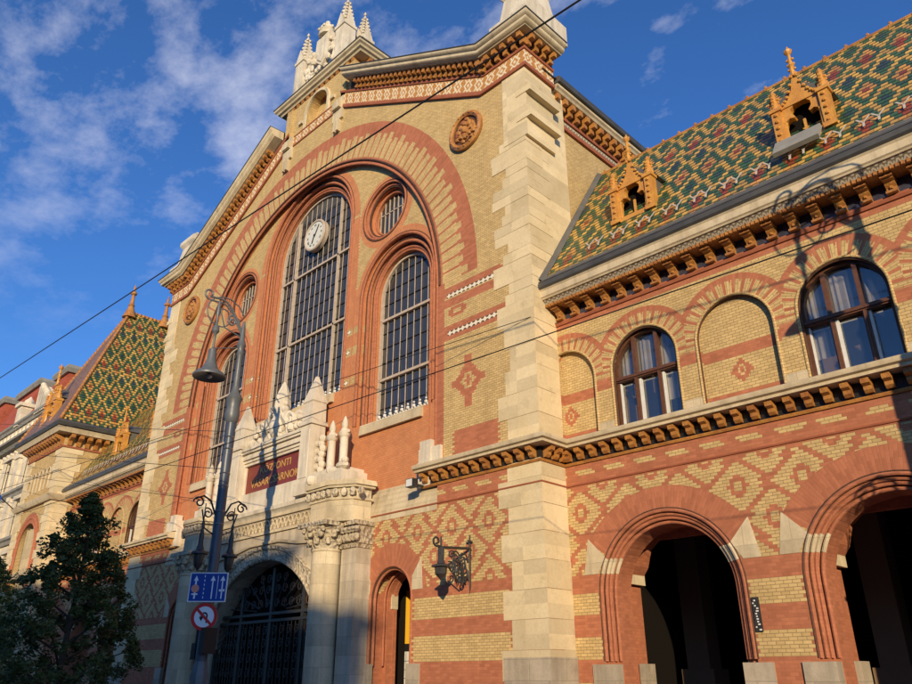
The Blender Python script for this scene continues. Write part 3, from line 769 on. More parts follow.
def pinnacle(mb,x,y,z,h,w,m=0):
    mb.box(x-w,x+w,y-w,y+w,z,z+h*.5,m); mb.box(x-w*.72,x+w*.72,y-w*1.06,y+w*1.06,z+.35,z+h*.44,m)
    mb.box(x-w*1.15,x+w*1.15,y-w*1.15,y+w*1.15,z+h*.5,z+h*.54,m)
    for a in range(4):
        dx,dy=[(1,0),(-1,0),(0,1),(0,-1)][a]
        vs=[(x+dx*w*1.1+dy*w*.9,y+dy*w*1.1+dx*w*.9,z+h*.54),(x+dx*w*1.1-dy*w*.9,y+dy*w*1.1-dx*w*.9,z+h*.54),(x+dx*w*1.1,y+dy*w*1.1,z+h*.70),(x,y,z+h*.54),(x,y,z+h*.7)]
        mb.add(vs,[(0,1,2),(0,3,1),(0,2,4,3),(1,3,4,2)],m)
    mb.lathe([(w*1.15,0),(.02,h*.42)],(x,y,z+h*.56),4,m,PI/4)
    for k in range(1,7):
        t=k/7.5; r=w*.85*(1-t)+.03
        for a in range(4):
            q=PI/4+a*PI/2; mb.ball((x+r*1.25*math.cos(q),y+r*1.25*math.sin(q),z+h*(.56+.42*t)),.035+.05*w/.35,m,6)
    mb.ball((x,y,z+h*.985),.09,m,6); mb.ball((x,y,z+h*1.01),.045,m,6)
for (x,y) in((-1.95,.30),(1.66,.30),(-1.95,1.45),(1.66,1.45)):
    m=MB(); pinnacle(m,x,y,29.62,4.7 if y<1 else 4.4,.36); part(m,'pinnacle',['white_stone'])
m=MB(); random.seed(11)
m.box(-1.5,1.4,.25,1.5,29.6,30.2)
for k in range(46):
    q=random.uniform(-1.45,1.35); m.ball((q,random.uniform(.0,.5),30.1+random.random()*(2.3-1.1*abs(q))),random.uniform(.09,.19),0,8,(1,.8,random.uniform(.8,1.6)))
for q in(-1.0,.95):
    m.lathe([(.2,0),(.24,.3),(.14,.8),(.2,1.0),(.17,1.25),(.08,1.45)],(q,.2,30.3),8); m.ball((q,.2,31.9),.15,0,8)
# shield, crown and scrolls
sh=[(-.55,32.3),(0,32.4),(.55,32.3),(.6,31.5),(.42,30.9),(0,30.5),(-.42,30.9),(-.6,31.5)]
m.prism(sh,[],.0,.3); m.prism([(a*.8,31.5+(b-31.5)*.8) for a,b in sh],[],-.05,.0)
for s in(1,-1):
    pts=[(s*(.75+.5*math.sin(t*1.1)),.2,30.4+t*.42) for t in [i*.35 for i in range(14)]]; m.tube(pts,[.22-.008*i for i in range(14)],8)
    for k in range(12):
        m.ball((s*random.uniform(.6,1.4),random.uniform(0,.35),random.uniform(30.3,31.9)),random.uniform(.12,.24),0,8)
m.lathe([(.42,0),(.46,.12),(.36,.2),(.44,.34),(.40,.5),(.2,.68),(.08,.74)],(0,.2,32.35),12)
for k in range(6): m.ball((.42*math.cos(k*PI/3),.2+.42*math.sin(k*PI/3),32.75),.09,0,6)
m.ball((0,.2,33.2),.15,0,8)
m.v=[(x*1.08,y+.05,29.6+(z-29.6)*1.12) for x,y,z in m.v]
part(m,'coat_of_arms',['white_stone'])

# ---- nave body and roof
m=MB()
for s in(1,-1): m.box(*sorted((s*12.3,s*12.9)),1.0,60,0,21.4)
m.box(-12.3,12.3,59.4,60,0,21.4); m.box(-12.5,12.5,1.02,1.2,19.0,21.0) if False else None
part(m,'nave_wall',['yellow'],smooth=0)
for s in(1,-1):
    m=MB(); fr=[((s*12.9,1.7,20.3),(s,0,0),(0,0,1)),((s*12.9,60,20.3),(s,0,0),(0,0,1))]
    m.sweep(fr,[(-.02,.0),(.1,.0),(.12,.14),(-.02,.14)],1); m.sweep(fr,[(.0,.14),(.05,.14),(.05,.42),(0,.42)],2); m.sweep(fr,[(-.02,.42),(.12,.42),(.14,.55),(-.02,.55)],1)
    m.sweep(fr,[(-.05,1.02),(.5,1.02),(.55,1.1),(.62,1.15),(.62,1.25),(-.05,1.3)],0); m.sweep(fr,[(-.05,1.3),(.72,1.3),(.78,1.45),(.7,1.55),(-.3,1.75)],3)
    for k in range(60):
        y=1.95+k*.46
        if y>28: break
        m.box(*sorted((s*12.9,s*13.22)),y-.1,y+.1,20.86,21.08,4); m.box(*sorted((s*12.9,s*13.38)),y-.1,y+.1,21.07,21.32,4)
    part(m,'nave_cornice',['trim','terra_line','ornstrip','zinc','terra'],smooth=0)
m=MB(); m.prism([(-13.5,21.75),(13.5,21.75),(0,29.0)],[],.9,60); part(m,'nave_roof',['zinc'],smooth=0)

# ================= wings
ARC=5.25
def wing_wall(x0,x1,arches,wins,blinds,s=1):
    lo=MB(); outer=[(x0,0),(x1,0),(x1,7.4),(x0,7.4)]
    hs=[]
    for a in arches: hs.append(archp(a,3.5,1.97,0.02,28))
    lo.prism(outer,hs,YW,YW+.12); part(lo,'arcade_wall',['wing_low'],smooth=0)
    up=MB(); outer=[(x0,7.4),(x1,7.4),(x1,12.2),(x0,12.2)]; hs=[]
    for a in wins: hs.append(archp(a,9.55,1.0,7.72,24))
    for b in blinds:
        c=b
        if abs(abs(b)-13.475)<.01:   # bay cut by the tower pier
            pts=[(a_,z_) for a_,z_ in archp(b,9.55,1.03,7.72,24) if abs(a_)>XE+.02]
            sx=1 if b>0 else -1; zc=9.55+math.sqrt(1.03**2-(abs(b)-XE-.02)**2)
            if sx>0: pts=[(XE+.02,7.72)]+pts+[(XE+.02,zc)]
            else: pts=pts+[] ; pts=[(-XE-.02,zc)]+[(a_,z_) for a_,z_ in [(-XE-.02-.0,zc)]+[q for q in archp(b,9.55,1.03,7.72,24)[2:] if q[0]<-XE-.02]][1:]+[(b-1.03,7.72),(-XE-.02,7.72)]
            hs.append(pts)
        else: hs.append(archp(b,9.55,1.03,7.72,24))
    up.prism(outer,hs,YW,YW+.14); part(up,'upper_wall',['wing_up'],smooth=0)
    for b in blinds:
        bk=MB(); bk.prism([(b-1.2,7.5),(b+1.2,7.5),(b+1.2,10.9),(b-1.2,10.9)],[],YW+.142,YW+.3); part(bk,'blind_panel',['wing_up'],smooth=0)
    # stone blocks at the foot of the window piers
    for i,a in enumerate(sorted(wins+blinds)):
        for sg in(1,-1):
            e=a+sg*1.02; x_0,x_1=sorted((e,e+sg*.29)); 
            if x_0>x0+.05 and x_1<x1: m=MB(); m.box(x_0,x_1,YW-.02,YW+.1,7.74,8.08); part(m,'pier_block',['stone'],smooth=0)
def roundwin(a):
    g=MB(); g.prism(archp(a,9.55,1.0,7.72,24),[],YW+.30,YW+.31); o=g.build('window',['glass'],hall,smooth=0)
    f=MB(); yf=YW+.2
    f.sweep(arch_frames(a,9.55,1.0,YW+.26,7.75,n=24),rectp(-.05,.1,-.09,0),0)
    f.box(a-.99,a+.99,YW+.12,YW+.29,9.16,9.30); f.box(a-.99,a+.99,YW+.08,YW+.2,9.20,9.25)
    for s in(1,-1):
        x=a+s*.36; f.box(x-.055,x+.055,YW+.14,YW+.29,7.75,9.16); f.box(x-.05,x+.05,YW+.15,YW+.29,9.3,ztop(a,9.55,.95,x))
        f.box(x-.02,x+.02,YW+.10,YW+.16,7.75,9.16)
    f.box(a-.99,a+.99,YW+.14,YW+.29,7.72,7.82)
    f.build('frame',['wood'],o,smooth=0)
    c=MB(); yb=YW+.40
    for k in range(3):
        xa=a-.95+k*.64; c.box((a-.95,a-.30,a+.42)[k],(a-.88,a-.235,a+.48)[k],YW+.20,YW+.295,7.82,9.15); c.box(xa+.06,xa+.55,YW+.315,YW+.36,9.07,9.13); c.box(xa+.06,xa+.55,YW+.315,YW+.36,7.82,7.9)
    c.build('inner_frame',['white_frame'],o,smooth=0)
    d=MB()
    random.seed(int(a*10))
    for k in range(3):
        z0=random.choice((8.4,9.25,9.3)) if k!=1 else 9.25
        vs=[];n=10
        for i in range(n+1):
            x=a-.93+k*.62+.6*i/n; yy=yb+.05+.025*math.sin(i*2.4)
            vs+= [(x,yy,z0),(x,yy,10.5)]
        d.add(vs,[(2*i,2*i+2,2*i+3,2*i+1) for i in range(n)])
    d.build('curtain',['curtain'],o,fix=False)
    r=MB(); r.prism([(a-1.15,7.5),(a+1.15,7.5),(a+1.15,10.8),(a-1.15,10.8)],[],YW+1.2,YW+1.25); 
    for s in(1,-1): r.box(*sorted((a+s*1.1,a+s*1.15)),YW+.32,YW+1.2,7.5,10.8)
    r.box(a-1.1,a+1.1,YW+.32,YW+1.2,10.75,10.8); r.box(a-1.1,a+1.1,YW+.32,YW+1.2,7.5,7.55)
    r.build('window_room',['room'],o,smooth=0)
    mo=MB()
    mo.sweep(arch_frames(a,9.55,1.03,YW,7.75,n=24),roll(.035,8),0); mo.sweep(arch_frames(a,9.55,.985,YW+.05,7.75,n=24),roll(.035,8),1)
    mo.build('brick_moulding',['yellow','dark_roll'],o)
    return o
def archway(a):
    m=MB()
    m.prism([(a-2.5,0),(a+2.5,0),(a+2.5,5.7),(a-2.5,5.7)],[archp(a,3.5,1.80,0.02,28)],YW+.122,YW+.26,m=0)
    m.prism([(a-2.5,0),(a+2.5,0),(a+2.5,5.7),(a-2.5,5.7)],[archp(a,3.5,1.62,0.02,28)],YW+.262,YW+.9,m=0)
    inner=[(a-1.75,0.02),(a+1.75,.02),(a+1.75,3.9),(a+1.45,4.3),(a+1.3,4.75),(a+.8,5.15),(a,5.3),(a-.8,5.15),(a-1.3,4.75),(a-1.45,4.3),(a-1.75,3.9)]
    m.prism([(a-2.5,0),(a+2.5,0),(a+2.5,5.7),(a-2.5,5.7)],[inner],YW+.902,YW+1.6,m=0)
    m.box(a-2.5,a+2.5,YW+1.6,YW+1.7,5.0,5.7)
    o=part(m,'archway',['red'],smooth=0)
    q=MB(); za=4.05; zb_=4.42
    ang=math.asin((4.42-3.5)/1.97)
    for rr,yy,rad in ((1.93,YW+.02,.05),(1.84,YW+.10,.045),(1.76,YW+.16,.05),(1.66,YW+.24,.045)):
        a0=math.asin(min((zb_-3.5)/rr,.99)); s1=math.asin((za-3.5)/rr)
        q.sweep(arch_frames(a,3.5,rr,yy,0,a0,PI-a0,28,jamb=False),roll(rad,8),0)
        q.sweep(arch_frames(a,3.5,rr,yy-.004,0,s1,a0,5,jamb=False),roll(rad+.004,8),2); q.sweep(arch_frames(a,3.5,rr,yy-.004,0,PI-a0,PI-s1,5,jamb=False),roll(rad+.004,8),2)
        for sg in(1,-1):
            fr=[((a+sg*rr,yy,1.95),(0,-1,0),(sg,0,0)),((a+sg*rr,yy,3.5),(0,-1,0),(sg,0,0))]+[((a+sg*rr*math.cos(s1*i/4),yy,3.5+rr*math.sin(s1*i/4)),(0,-1,0),(sg*math.cos(s1*i/4),0,math.sin(s1*i/4))) for i in range(1,5)]
            q.sweep(fr,roll(rad,8),0)
    q.sweep(arch_frames(a,3.5,1.985,YW,1.95,n=28),roll(.02,6),1)
    q.sweep(arch_frames(a,3.5,1.885,YW+.1,1.95,n=28),roll(.025,6),1)
    q.build('arch_moulding',['red','dark_roll','stone'],o)
    for sg in(1,-1):
        st=MB(); st.prism([(a+sg*1.99,4.06),(a+sg*2.42,4.06),(a+sg*2.24,4.98),(a+sg*1.74,4.46)],[],YW-.012,YW+.08)
        st.build('springer_stone',['stone'],o,smooth=0); st=MB(); x0,x1=sorted((a+sg*1.60,a+sg*1.70)); st.box(x0,x1,YW+.88,YW+1.62,3.85,4.35); st.build('impost_block',['stone'],o,smooth=0)
    for sg in(1,-1):
        pl=MB(); x0,x1=sorted((a+sg*1.64,a+sg*2.32)); pl.box(x0,x1,YW-.06,YW+.3,0,1.88); pl.build('plinth',['plinth'],o,smooth=0); pl=MB(); x0,x1=sorted((a+sg*1.56,a+sg*1.7)); pl.box(x0,x1,YW+1.1,YW+1.64,0,1.9); pl.build('plinth',['plinth'],o,smooth=0)
    return o
def wing_cornice(x0,x1,s):
    m=MB(); F=lambda z:[((x0,YW,z),(0,-1,0),(0,0,1)),((x1,YW,z),(0,-1,0),(0,0,1))]
    m.sweep(F(11.52),[(-.05,-.04),(.05,-.04),(.08,.03),(.08,.08),(-.05,.08)],1)
    m.sweep(F(11.6),[(-.05,0),(.012,0),(.012,.42),(-.05,.42)],2)
    m.sweep(F(11.99),[(-.05,0),(.50,0),(.52,.06),(-.05,.06)],3)
    m.sweep(F(12.05),[(.47,0),(.53,.0),(.64,.13),(.47,.13)],4)
    m.sweep(F(12.18),[(-.05,0),(.68,0),(.70,.04),(.74,.07),(.74,.26),(.78,.31),(-.05,.31)],0)
    n=int((x1-x0)/.115)
    for k in range(n): x=x0+(k+.5)*(x1-x0)/n; m.box(x-.03,x+.03,YW-.55,YW-.48,11.97,12.06,3)
    part(m,'wing_cornice',['trim','terra_line','dark_tile','terra','ornstrip'],smooth=0)
    g=MB(); g.sweep(F(12.50),[(-.6,.0),(.78,0),(.84,.05),(.86,.15),(.80,.22),(.72,.16),(.5,.24),(-.6,1.1)],0)
    g.sweep(F(12.50),[(.74,.22),(.82,.22),(.82,.26),(.74,.26)],0)
    part(g,'gutter',['zinc'])
def wing(s):
    X0,X1=(XE,31.0) if s>0 else (-26.5,-XE)
    arches=[16.1+ARC*k for k in range(3 if s>0 else 2)]; wins=list(arches); blinds=[13.475+ARC*k for k in range(4 if s>0 else 3)]
    if s<0: arches=[-a for a in arches]; wins=[-a for a in wins]; blinds=[-a for a in blinds if a<26]
    wing_wall(X0,X1,arches,wins,[b for b in blinds if X0<b<X1],s)
    for a in wins: roundwin(a)
    for b in blinds:
        if abs(abs(b)-13.475)<.01:
            m=MB(); sg=s; fr=[((b+sg*1.03,YW,7.75),(0,-1,0),(sg,0,0))]
            for i in range(17):
                t=PI/2*1.12*i/16; x=b+sg*1.03*math.cos(t)
                if abs(x)>XE+.04: fr.append(((x,YW,9.55+1.03*math.sin(t)),(0,-1,0),(sg*math.cos(t),0,math.sin(t))))
            m.sweep(fr,roll(.035,8)); 
        else:
            m=MB(); m.sweep(arch_frames(b,9.55,1.03,YW,7.75,n=24),roll(.035,8),0); m.sweep(arch_frames(b,9.55,1.0,YW+.05,7.75,n=24),roll(.03,8),1)
        part(m,'blind_arch_moulding',['yellow','dark_roll'])
    for a in arches: archway(a)
    wing_cornice(X0,X1,s)
    # brackets of the upper cornice: one is built, the rest are copies
    bm_=MB(); P=[(0,.02),(.07,.02),(.09,.07),(.11,.14),(.19,.20),(.21,.24),(.32,.26),(.35,.31),(.35,.38),(0,.38)]
    brk(bm_,(0,YW-.01,11.62),(0,-1,0),(1,0,0),P,.22); bm_.box(-.13,.13,YW-.42,YW-.01,11.91,11.992); bm_.ball((0,YW-.13,11.76),.05,0,6); bm_.box(-.12,.12,YW-.20,YW,11.60,11.66)
    base=bm_.build('bracket',['terra'],hall); n=int((X1-X0-.3)/.555); 
    st=.25 if s>0 else .3
    for k in range(n):
        x=X0+st+k*.555 if s>0 else X1-st-k*.555
        o=base if k==0 else dup(base,hall); o.location=(x,0,0)
    # roof slope
    m=MB(); A=(.36,12.72); Bq=(.95,13.62); Cq=(4.3,18.85)
    prof=[A,Bq,Cq]; L=[0,math.dist(A,Bq)]; L.append(L[1]+math.dist(Bq,Cq))
    N=40; vs=[];fs=[];uv=[]
    for i in range(N+1):
        x=X0+(X1-X0)*i/N
        for (y,z) in prof: vs.append((x,y,z))
    for i in range(N):
        xa=X0+(X1-X0)*i/N; xb=X0+(X1-X0)*(i+1)/N
        for k in range(2):
            fs.append((i*3+k,(i+1)*3+k,(i+1)*3+k+1,i*3+k+1)); uv.append([(xa-17.5,L[k]),(xb-17.5,L[k]),(xb-17.5,L[k+1]),(xa-17.5,L[k+1])])
    m.add(vs,fs,0,uv)
    roof=m.build('wing_roof',['tile'],hall,fix=False)
    b=MB(); b.prism([(4.3,18.8),(4.6,18.7),(9,15),(9,0),(8.8,0),(8.8,14.8)],[],X0,X1,fn=lambda a,c,d:(d,a,c)); b.build('back_slope',['lead'],roof,smooth=0)
    r=MB(); r.tube([(X0,4.32,18.86),(X1,4.32,18.86)],.06,8); n=int((X1-X0)/.62)
    for k in range(n): r.ball((X0+.3+k*.62,4.32,18.97),.055,0,6); r.tube([(X0+.3+k*.62-.05,4.32,18.86),(X0+.3+k*.62+.05,4.32,18.86)],.075,8)
    r.build('ridge_tiles',['terra'],roof)
    f=MB(); f.obox((X0,.33,12.70),(X1-X0,0,0),(0,.16,.255),(0,-.02,.015)); f.build('eave_flashing',['lead'],roof,smooth=0)
    # zinc strip against the tower wall
    z=MB(); sx=s*XE
    vs=[]; pr=[(.33,12.72),(.95,13.62),(4.3,18.85)]
    for (y,zz) in pr: vs+=[(sx,y,zz+.02),(sx+s*.2,y,zz+.03),(sx,y-.05,zz+.14),(sx+s*.04,y-.05,zz+.14)]
    fs=[]
    for i in range(2):
        a=i*4; b_=a+4
        fs+=[(a+1,b_+1,b_+3,a+3),(a+3,b_+3,b_+2,a+2),(a,a+1,b_+1,b_),(a,b_,b_+2,a+2)]
    z.add(vs,fs); z.build('flashing',['lead'],roof,smooth=0,fix=True)
    # snow guards
    sg_=MB(); 
    sg_.obox((-.025,0,0),(.05,0,0),(0,.02,.0),(0,.06,.16)); sg_.obox((-.025,.05,.15),(.045,0,0),(0,.02,0),(-.15,.06,.18)); sg_.obox((-.02,.05,.15),(.045,0,0),(0,.02,0),(.15,.06,.18))
    g0=sg_.build('snow_guard',['snow'],roof,smooth=0); k=0
    x=X0+1.6
    while x<X1-.4:
        for dx in(0,.34):
            xx=x+dx
            o=g0 if k==0 else dup(g0,roof); o.location=(xx,.80,13.50); k+=1
        x+=.88
    # body of the wing behind the slope
    bd=MB(); bd.box(X0,X1,2.9,9,7.2,7.3); bd.box(X0,X1,2.81,2.88,0,0.02) if False else None
    bd.box(X0,X1,8.6,8.8,0,12); bd.box(X0,X1,2.75,8.6,5.6,5.75)
    bd.box(X0,X1,YW+.14,YW+.3,11.0,12.6); 
    part(bd,'arcade_interior',['shade_black'],smooth=0)
    e=MB(); e.box(*sorted((s*13.0,s*13.26)),YW+.3,9,0,7.2); part(e,'arcade_shade_wall',['shade_black'],smooth=0)  # added near-black wall hiding the sunlit nave brick, as painted shade
    e=MB(); e.prism([(YW,7.4),(YW,12.3),(.55,12.8),(4.3,18.8),(9,15),(9,0),(YW,0)],[],(X1 if s>0 else X0)-.15,(X1 if s>0 else X0),fn=lambda a,c,d:(d,a,c)); part(e,'end_wall',['yellow'],smooth=0)
    for k in range(6):
        xx=X0+1.0+k*2.6
        if xx<X1-.5 and s>0:
            c=MB(); c.box(xx-.35,xx+.35,5.6,6.3,0,5.6); c.box(xx-.5,xx+.5,5.5,6.4,0,1.8); part(c,'interior_pillar',['room'],smooth=0)
wing(1); wing(-1)

# ---- dormers
def dormer(parent,loc,sc=1.0):
    m=MB(); 
    # local: front plane y=0, base z=0, width 1.3
    m.box(-.66,.66,-.06,.02,0,.16)                                # sill
    tre=[(-.44,.14),(.44,.14),(.44,.62),(.40,.74),(.30,.80),(.20,.76),(.17,.80),(.25,.92),(.25,1.04),(.16,1.14),(0,1.17),(-.16,1.14),(-.25,1.04),(-.25,.92),(-.17,.80),(-.20,.76),(-.30,.80),(-.40,.74),(-.44,.62)]
    out=[(-.54,.0),(.54,0),(.56,1.16),(.42,1.22),(.26,1.36),(.13,1.60),(.05,1.98),(-.05,1.98),(-.13,1.60),(-.26,1.36),(-.42,1.22),(-.56,1.16)]
    m.prism(out,[tre],-.04,.16)
    m.box(-.03,.03,.04,.1,.14,.66)
    for s in(1,-1):
        m.lathe([(.07,0),(.06,.1),(.05,.5),(.08,.56)],(s*.44,-.02,.14),6)
        m.box(*sorted((s*.47,s*.70)),-.12,.16,0.02,1.12); m.box(*sorted((s*.43,s*.74)),-.16,.18,1.10,1.20); m.box(*sorted((s*.43,s*.74)),-.16,.18,.0,.14)
        m.lathe([(.14,0),(.15,.1),(.08,.32),(.055,.5),(.09,.56),(.02,.68)],(s*.60,-.0,1.18),8)
        for k in range(4): m.ball((s*.60,-.11,1.28+.1*k),.055,0,6); m.ball((s*(.60+.09),0,1.26+.1*k),.05,0,6); m.ball((s*(.60-.09),0,1.26+.1*k),.05,0,6)
        for k in range(7):
            t=k/6; m.ball((s*(.46-.40*t),-.06,1.24+.12*t+.62*t*t*t**.3),.05,0,6)
        for k in range(5): m.ball((s*.585,-.13,.2+.2*k),.055,0,6)
    m.prism([(-.50,1.14),(.50,1.14),(.50,1.19),(-.50,1.19)],[],-.07,-.03)
    fin=[(.07,0),(.05,.3),(.09,.36),(.05,.42),(.04,.72),(.10,.80),(.11,.86),(.04,.92),(.02,1.0)]
    m.lathe(fin,(0,-.0,2.0),8)
    for k in range(4):
        for s in(1,-1): m.ball((s*.07,0,2.08+.16*k),.04,0,6)
    o=m.build('dormer',['ochre'],parent)
    c=MB(); 
    for s in(1,-1): c.add([(s*.52,.13,0),(s*.52,.13,1.25),(s*.52,1.0,1.35),(s*.52,.85,1.3),(s*.60,.13,0),(s*.60,.13,1.25),(s*.60,1.0,1.35),(s*.60,.85,1.3)],[(0,1,2),(4,6,5),(1,5,6,2),(0,4,5,1)])
    c.add([(-.72,-.0,1.26),(.72,0,1.26),(0,-.0,1.85),(-.72,1.1,1.30),(.72,1.1,1.30),(0,1.3,1.85)],[(0,2,5,3),(1,4,5,2),(0,1,2),(0,3,4,1)])
    c.build('dormer_roof',['lead'],o,smooth=0)
    g=MB(); g.box(-.5,.5,.30,.34,0,1.35); g.build('dormer_shade_panel',['shade_black'],o,smooth=0)  # near-black sheet paints the shade behind the trefoil
    o.location=loc; o.scale=(sc,sc,sc); return o
d0=dormer(hall,(16.15,1.5,14.35),1.05)
for x in(21.35,26.6): 
    dup(d0,hall,(x,1.5,14.35))
for x in(-16.15,-21.35): dup(d0,hall,(x,1.5,14.35))
m=MB(); m.obox((20.65,.76,13.70),(1.15,0,0),(0,.42,.58),(0,-.10,.07)); part(m,'roof_hatch',['grey_fascia'],smooth=0)

# ---- portal
def portal():
    root=MB()
    out=[(-5.9,0),(5.9,0),(5.9,6.9),(-5.9,6.9)]
    root.prism(out,[archp(0,1.45,4.15,0.02,40)],-.32,.62)
    root.build('portal',['portal_dark'],hall,smooth=0); p=hall
    m=MB(); m.sweep(arch_frames(0,1.45,4.15,-.32,.1,n=40),[(-.1,0),(.04,0),(.10,.05),(.10,.12),(.05,.14),(.05,.40),(.12,.44),(.14,.54),(.0,.58),(-.1,.58)],0); m.build('archivolt',['carved'],p)
    # keel mouldings rising over the arch
    m=MB(); m.sweep([((-3.6,-.34,5.95),(0,-1,0),(0,0,1)),((-2.2,-.34,6.05),(0,-1,0),(0,0,1)),((-1,-.34,6.25),(0,-1,0),(0,0,1)),((1,-.34,6.25),(0,-1,0),(0,0,1)),((2.2,-.34,6.05),(0,-1,0),(0,0,1)),((3.6,-.34,5.95),(0,-1,0),(0,0,1))],[(-.02,-.05),(.08,-.05),(.1,.04),(-.02,.08)]); m.build('hood_mould',['stone'],p)
    m=MB()
    # lattice frieze of crossing arcs
    for k in range(26):
        cx=-3.3+k*.26
        pts=[(cx-.26+.52*i/8,-.37-.02*(k%2),6.72+.38*math.sin(PI*i/8)) for i in range(9)]; m.tube(pts,.032,6)
        m.ball((cx,-.38,6.86),.045,0,6)
    m.box(-3.55,3.55,-.40,-.33,6.60,6.70); m.box(-3.55,3.55,-.42,-.33,7.18,7.3)
    m.box(-3.55,3.55,-.345,-.2,6.6,7.3,1)
    m.build('lattice_frieze',['stone','plinth'],p)
    m=MB(); m.sweep([((-3.6,-.3,7.3),(0,-1,0),(0,0,1)),((3.6,-.3,7.3),(0,-1,0),(0,0,1))],[(-.5,0),(.12,0),(.16,.08),(.26,.14),(.28,.28),(.1,.34),(-.5,.36)]); m.build('portal_cornice',['white_stone'],p)
    for s in(1,-1):
        m=MB(); cx=s*4.65; cy=-.80
        m.lathe([(.62,0),(.62,.5),(.56,.55),(.6,.65),(.5,.75),(.49,5.35),(.53,5.4),(.49,5.46)],(cx,cy,0),24)
        c=m.build('column',['stone'],p)
        m=MB(); m.lathe([(.50,0),(.54,.1),(.55,.35),(.72,.62),(.80,.72)],(cx,cy,5.45),16)
        for k in range(10):
            a=2*PI*k/10; 
            for (r,z,q) in((.60,5.68,.11),(.70,5.92,.13),(.80,6.05,.09)): m.ball((cx+r*math.cos(a+z),cy+r*math.sin(a+z),z),q,0,6,(1,1,1.2))
        m.box(cx-.78,cx+.78,cy-.72,cy+.6,6.16,6.3)
        m.build('capital',['carved'],c)
        # secondary pier with its own capital
        m=MB(); x0,x1=sorted((s*5.22,s*6.0)); m.box(x0,x1,-.62,.3,0,5.45); 
        q=m.build('side_pier',['portal_dark'],p,smooth=0)
        m=MB(); m.box(x0-.04,x1+.04,-.68,.2,5.45,5.58)
        for k in range(6): m.ball((x0+.08+k*.16,-.72,5.75),.12,0,6,(1,1,1.3)); m.ball((x0+.02+k*.18,-.76,6.0),.12,0,6)
        m.box(x0-.02,x1+.08,-.66,.2,5.58,6.16); m.box(x0-.12,x1+.14,-.8,.2,6.16,6.3)
        m.build('pier_capital',['carved'],q)
        # canted balcony block over the column
        pl=[(3.55,-.32),(3.95,-1.18),(5.1,-1.2),(5.9,-.75),(6.0,0.0),(3.55,0.0)]
        def cant(z0,z1,g,mt,mb):
            c0=Vector((4.9,-.5)); P2=[]
            for a,b in pl: d=Vector((a,b))-c0; P2.append((s*(c0.x+d.x*g),min(c0.y+d.y*g,.0)))
            mb.prism(P2,[],z0,z1,fn=lambda a,b,c:(a,b,c),m=mt)
        m=MB(); cant(6.3,6.42,1.02,0,m); cant(6.42,7.02,.94,0,m); cant(7.02,7.1,1.0,0,m); cant(7.1,7.42,.93,1,m); cant(7.42,7.5,1.08,0,m); cant(7.5,7.62,1.16,0,m); cant(7.62,7.68,1.12,0,m)
        for k in range(9):
            t=k/8; a=3.9+2.3*t; b=-1.2 if t<.55 else -1.2+.5*(t-.55)/.45
            m.ball((s*a,b+.0,7.25),.14,1,8,(1,.7,1.1))
        b=m.build('canted_block',['stone','carved'],p)
        # base and twin columns on top
        m=MB(); x0,x1=sorted((s*3.35,s*5.25)); m.box(x0,x1,-.8,.5,7.66,8.15); m.box(*sorted((s*3.2,s*5.05)),-.72,.4,8.15,8.32)
        for k in range(7): m.ball((s*(4.4+.12*k),-.7+.03*k,8.25-.03*k),.17-.01*k,0,8)
        m.ball((s*4.95,-.6,8.35),.2,0,8,(1.6,1,.8)); m.ball((s*5.15,-.66,8.5),.13,0,8); m.ball((s*3.5,-.85,8.0),.2,0,8)
        for (x,y) in((4.08,-.5),(4.82,-.5)):
            m.lathe([(.22,0),(.22,.12),(.15,.2),(.15,1.2),(.20,1.26),(.23,1.38),(.17,1.42),(.14,1.5),(.10,1.56),(.13,1.68),(.08,1.88),(.02,2.0)],(s*x,y,8.2),12)
            for sg in(1,-1): m.ball((s*x+sg*.22,y,9.6),.07,0,6); m.tube([(s*x,y,9.58),(s*x+sg*.22,y,9.6)],.04,6)
        for k in range(8): m.ball((s*(3.3+.05*(k%3)),-.4,8.3+.2*k),.15,0,8)
        m.build('twin_columns',['white_stone'],p)
        # tall tapered obelisk beside the name board
        m=MB(); cx=s*2.55; w0=.4
        m.box(cx-w0,cx+w0,-.72,.25,7.66,8.1); m.box(cx-.34,cx+.34,-.64,.0,8.1,10.35); m.box(cx-.41,cx+.41,-.71,.06,10.35,10.5); m.box(cx-.26,cx+.26,-.665,-.5,8.3,10.15)
        m.lathe([(.46,0),(.44,.75),(.50,.80),(.46,.86),(.07,1.9)],(cx,-.32,10.5),4,0,PI/4)
        for k in range(5): m.ball((cx+s*.36,-.3,8.4+.3*k),.12,0,8)
        m.build('obelisk',['white_stone'],p,smooth=0)
    m=MB()
    m.box(-2.25,2.25,-.42,.4,7.62,8.40); m.box(-2.25,2.25,-.2,.4,8.4,9.62)
    for k,(a,z) in enumerate(((-.36,9.62),(-.42,9.74),(-.5,9.86),(-.46,9.98),(-.56,10.1),(-.62,10.2))): m.box(-2.28-.0*k,2.28,a,.4,z,z+.115)
    m.box(-2.24,-2.14,-.30,-.1,8.4,9.62); m.box(2.14,2.24,-.3,-.1,8.4,9.62)
    m.build('name_board_frame',['white_stone'],p,smooth=0)
    b=MB(); b.prism([(-2.13,8.42),(1.95,8.42),(2.13,8.55),(2.13,9.6),(-2.13,9.6)],[],-.245,-.2)
    nb=b.build('name_board',['sign_red'],p,smooth=0)
    textobj('lettering','KÖZPONTI',.42,.006,(0,-.255,9.30),'gold',nb,sx=1.05)
    textobj('lettering','VÁSÁRCSARNOK',.44,.006,(0,-.255,8.78),'gold',nb,sx=1.02)
    # crowning sculpture
    m=MB(); random.seed(5)
    m.box(-1.9,1.9,-.45,.2,10.3,10.55)
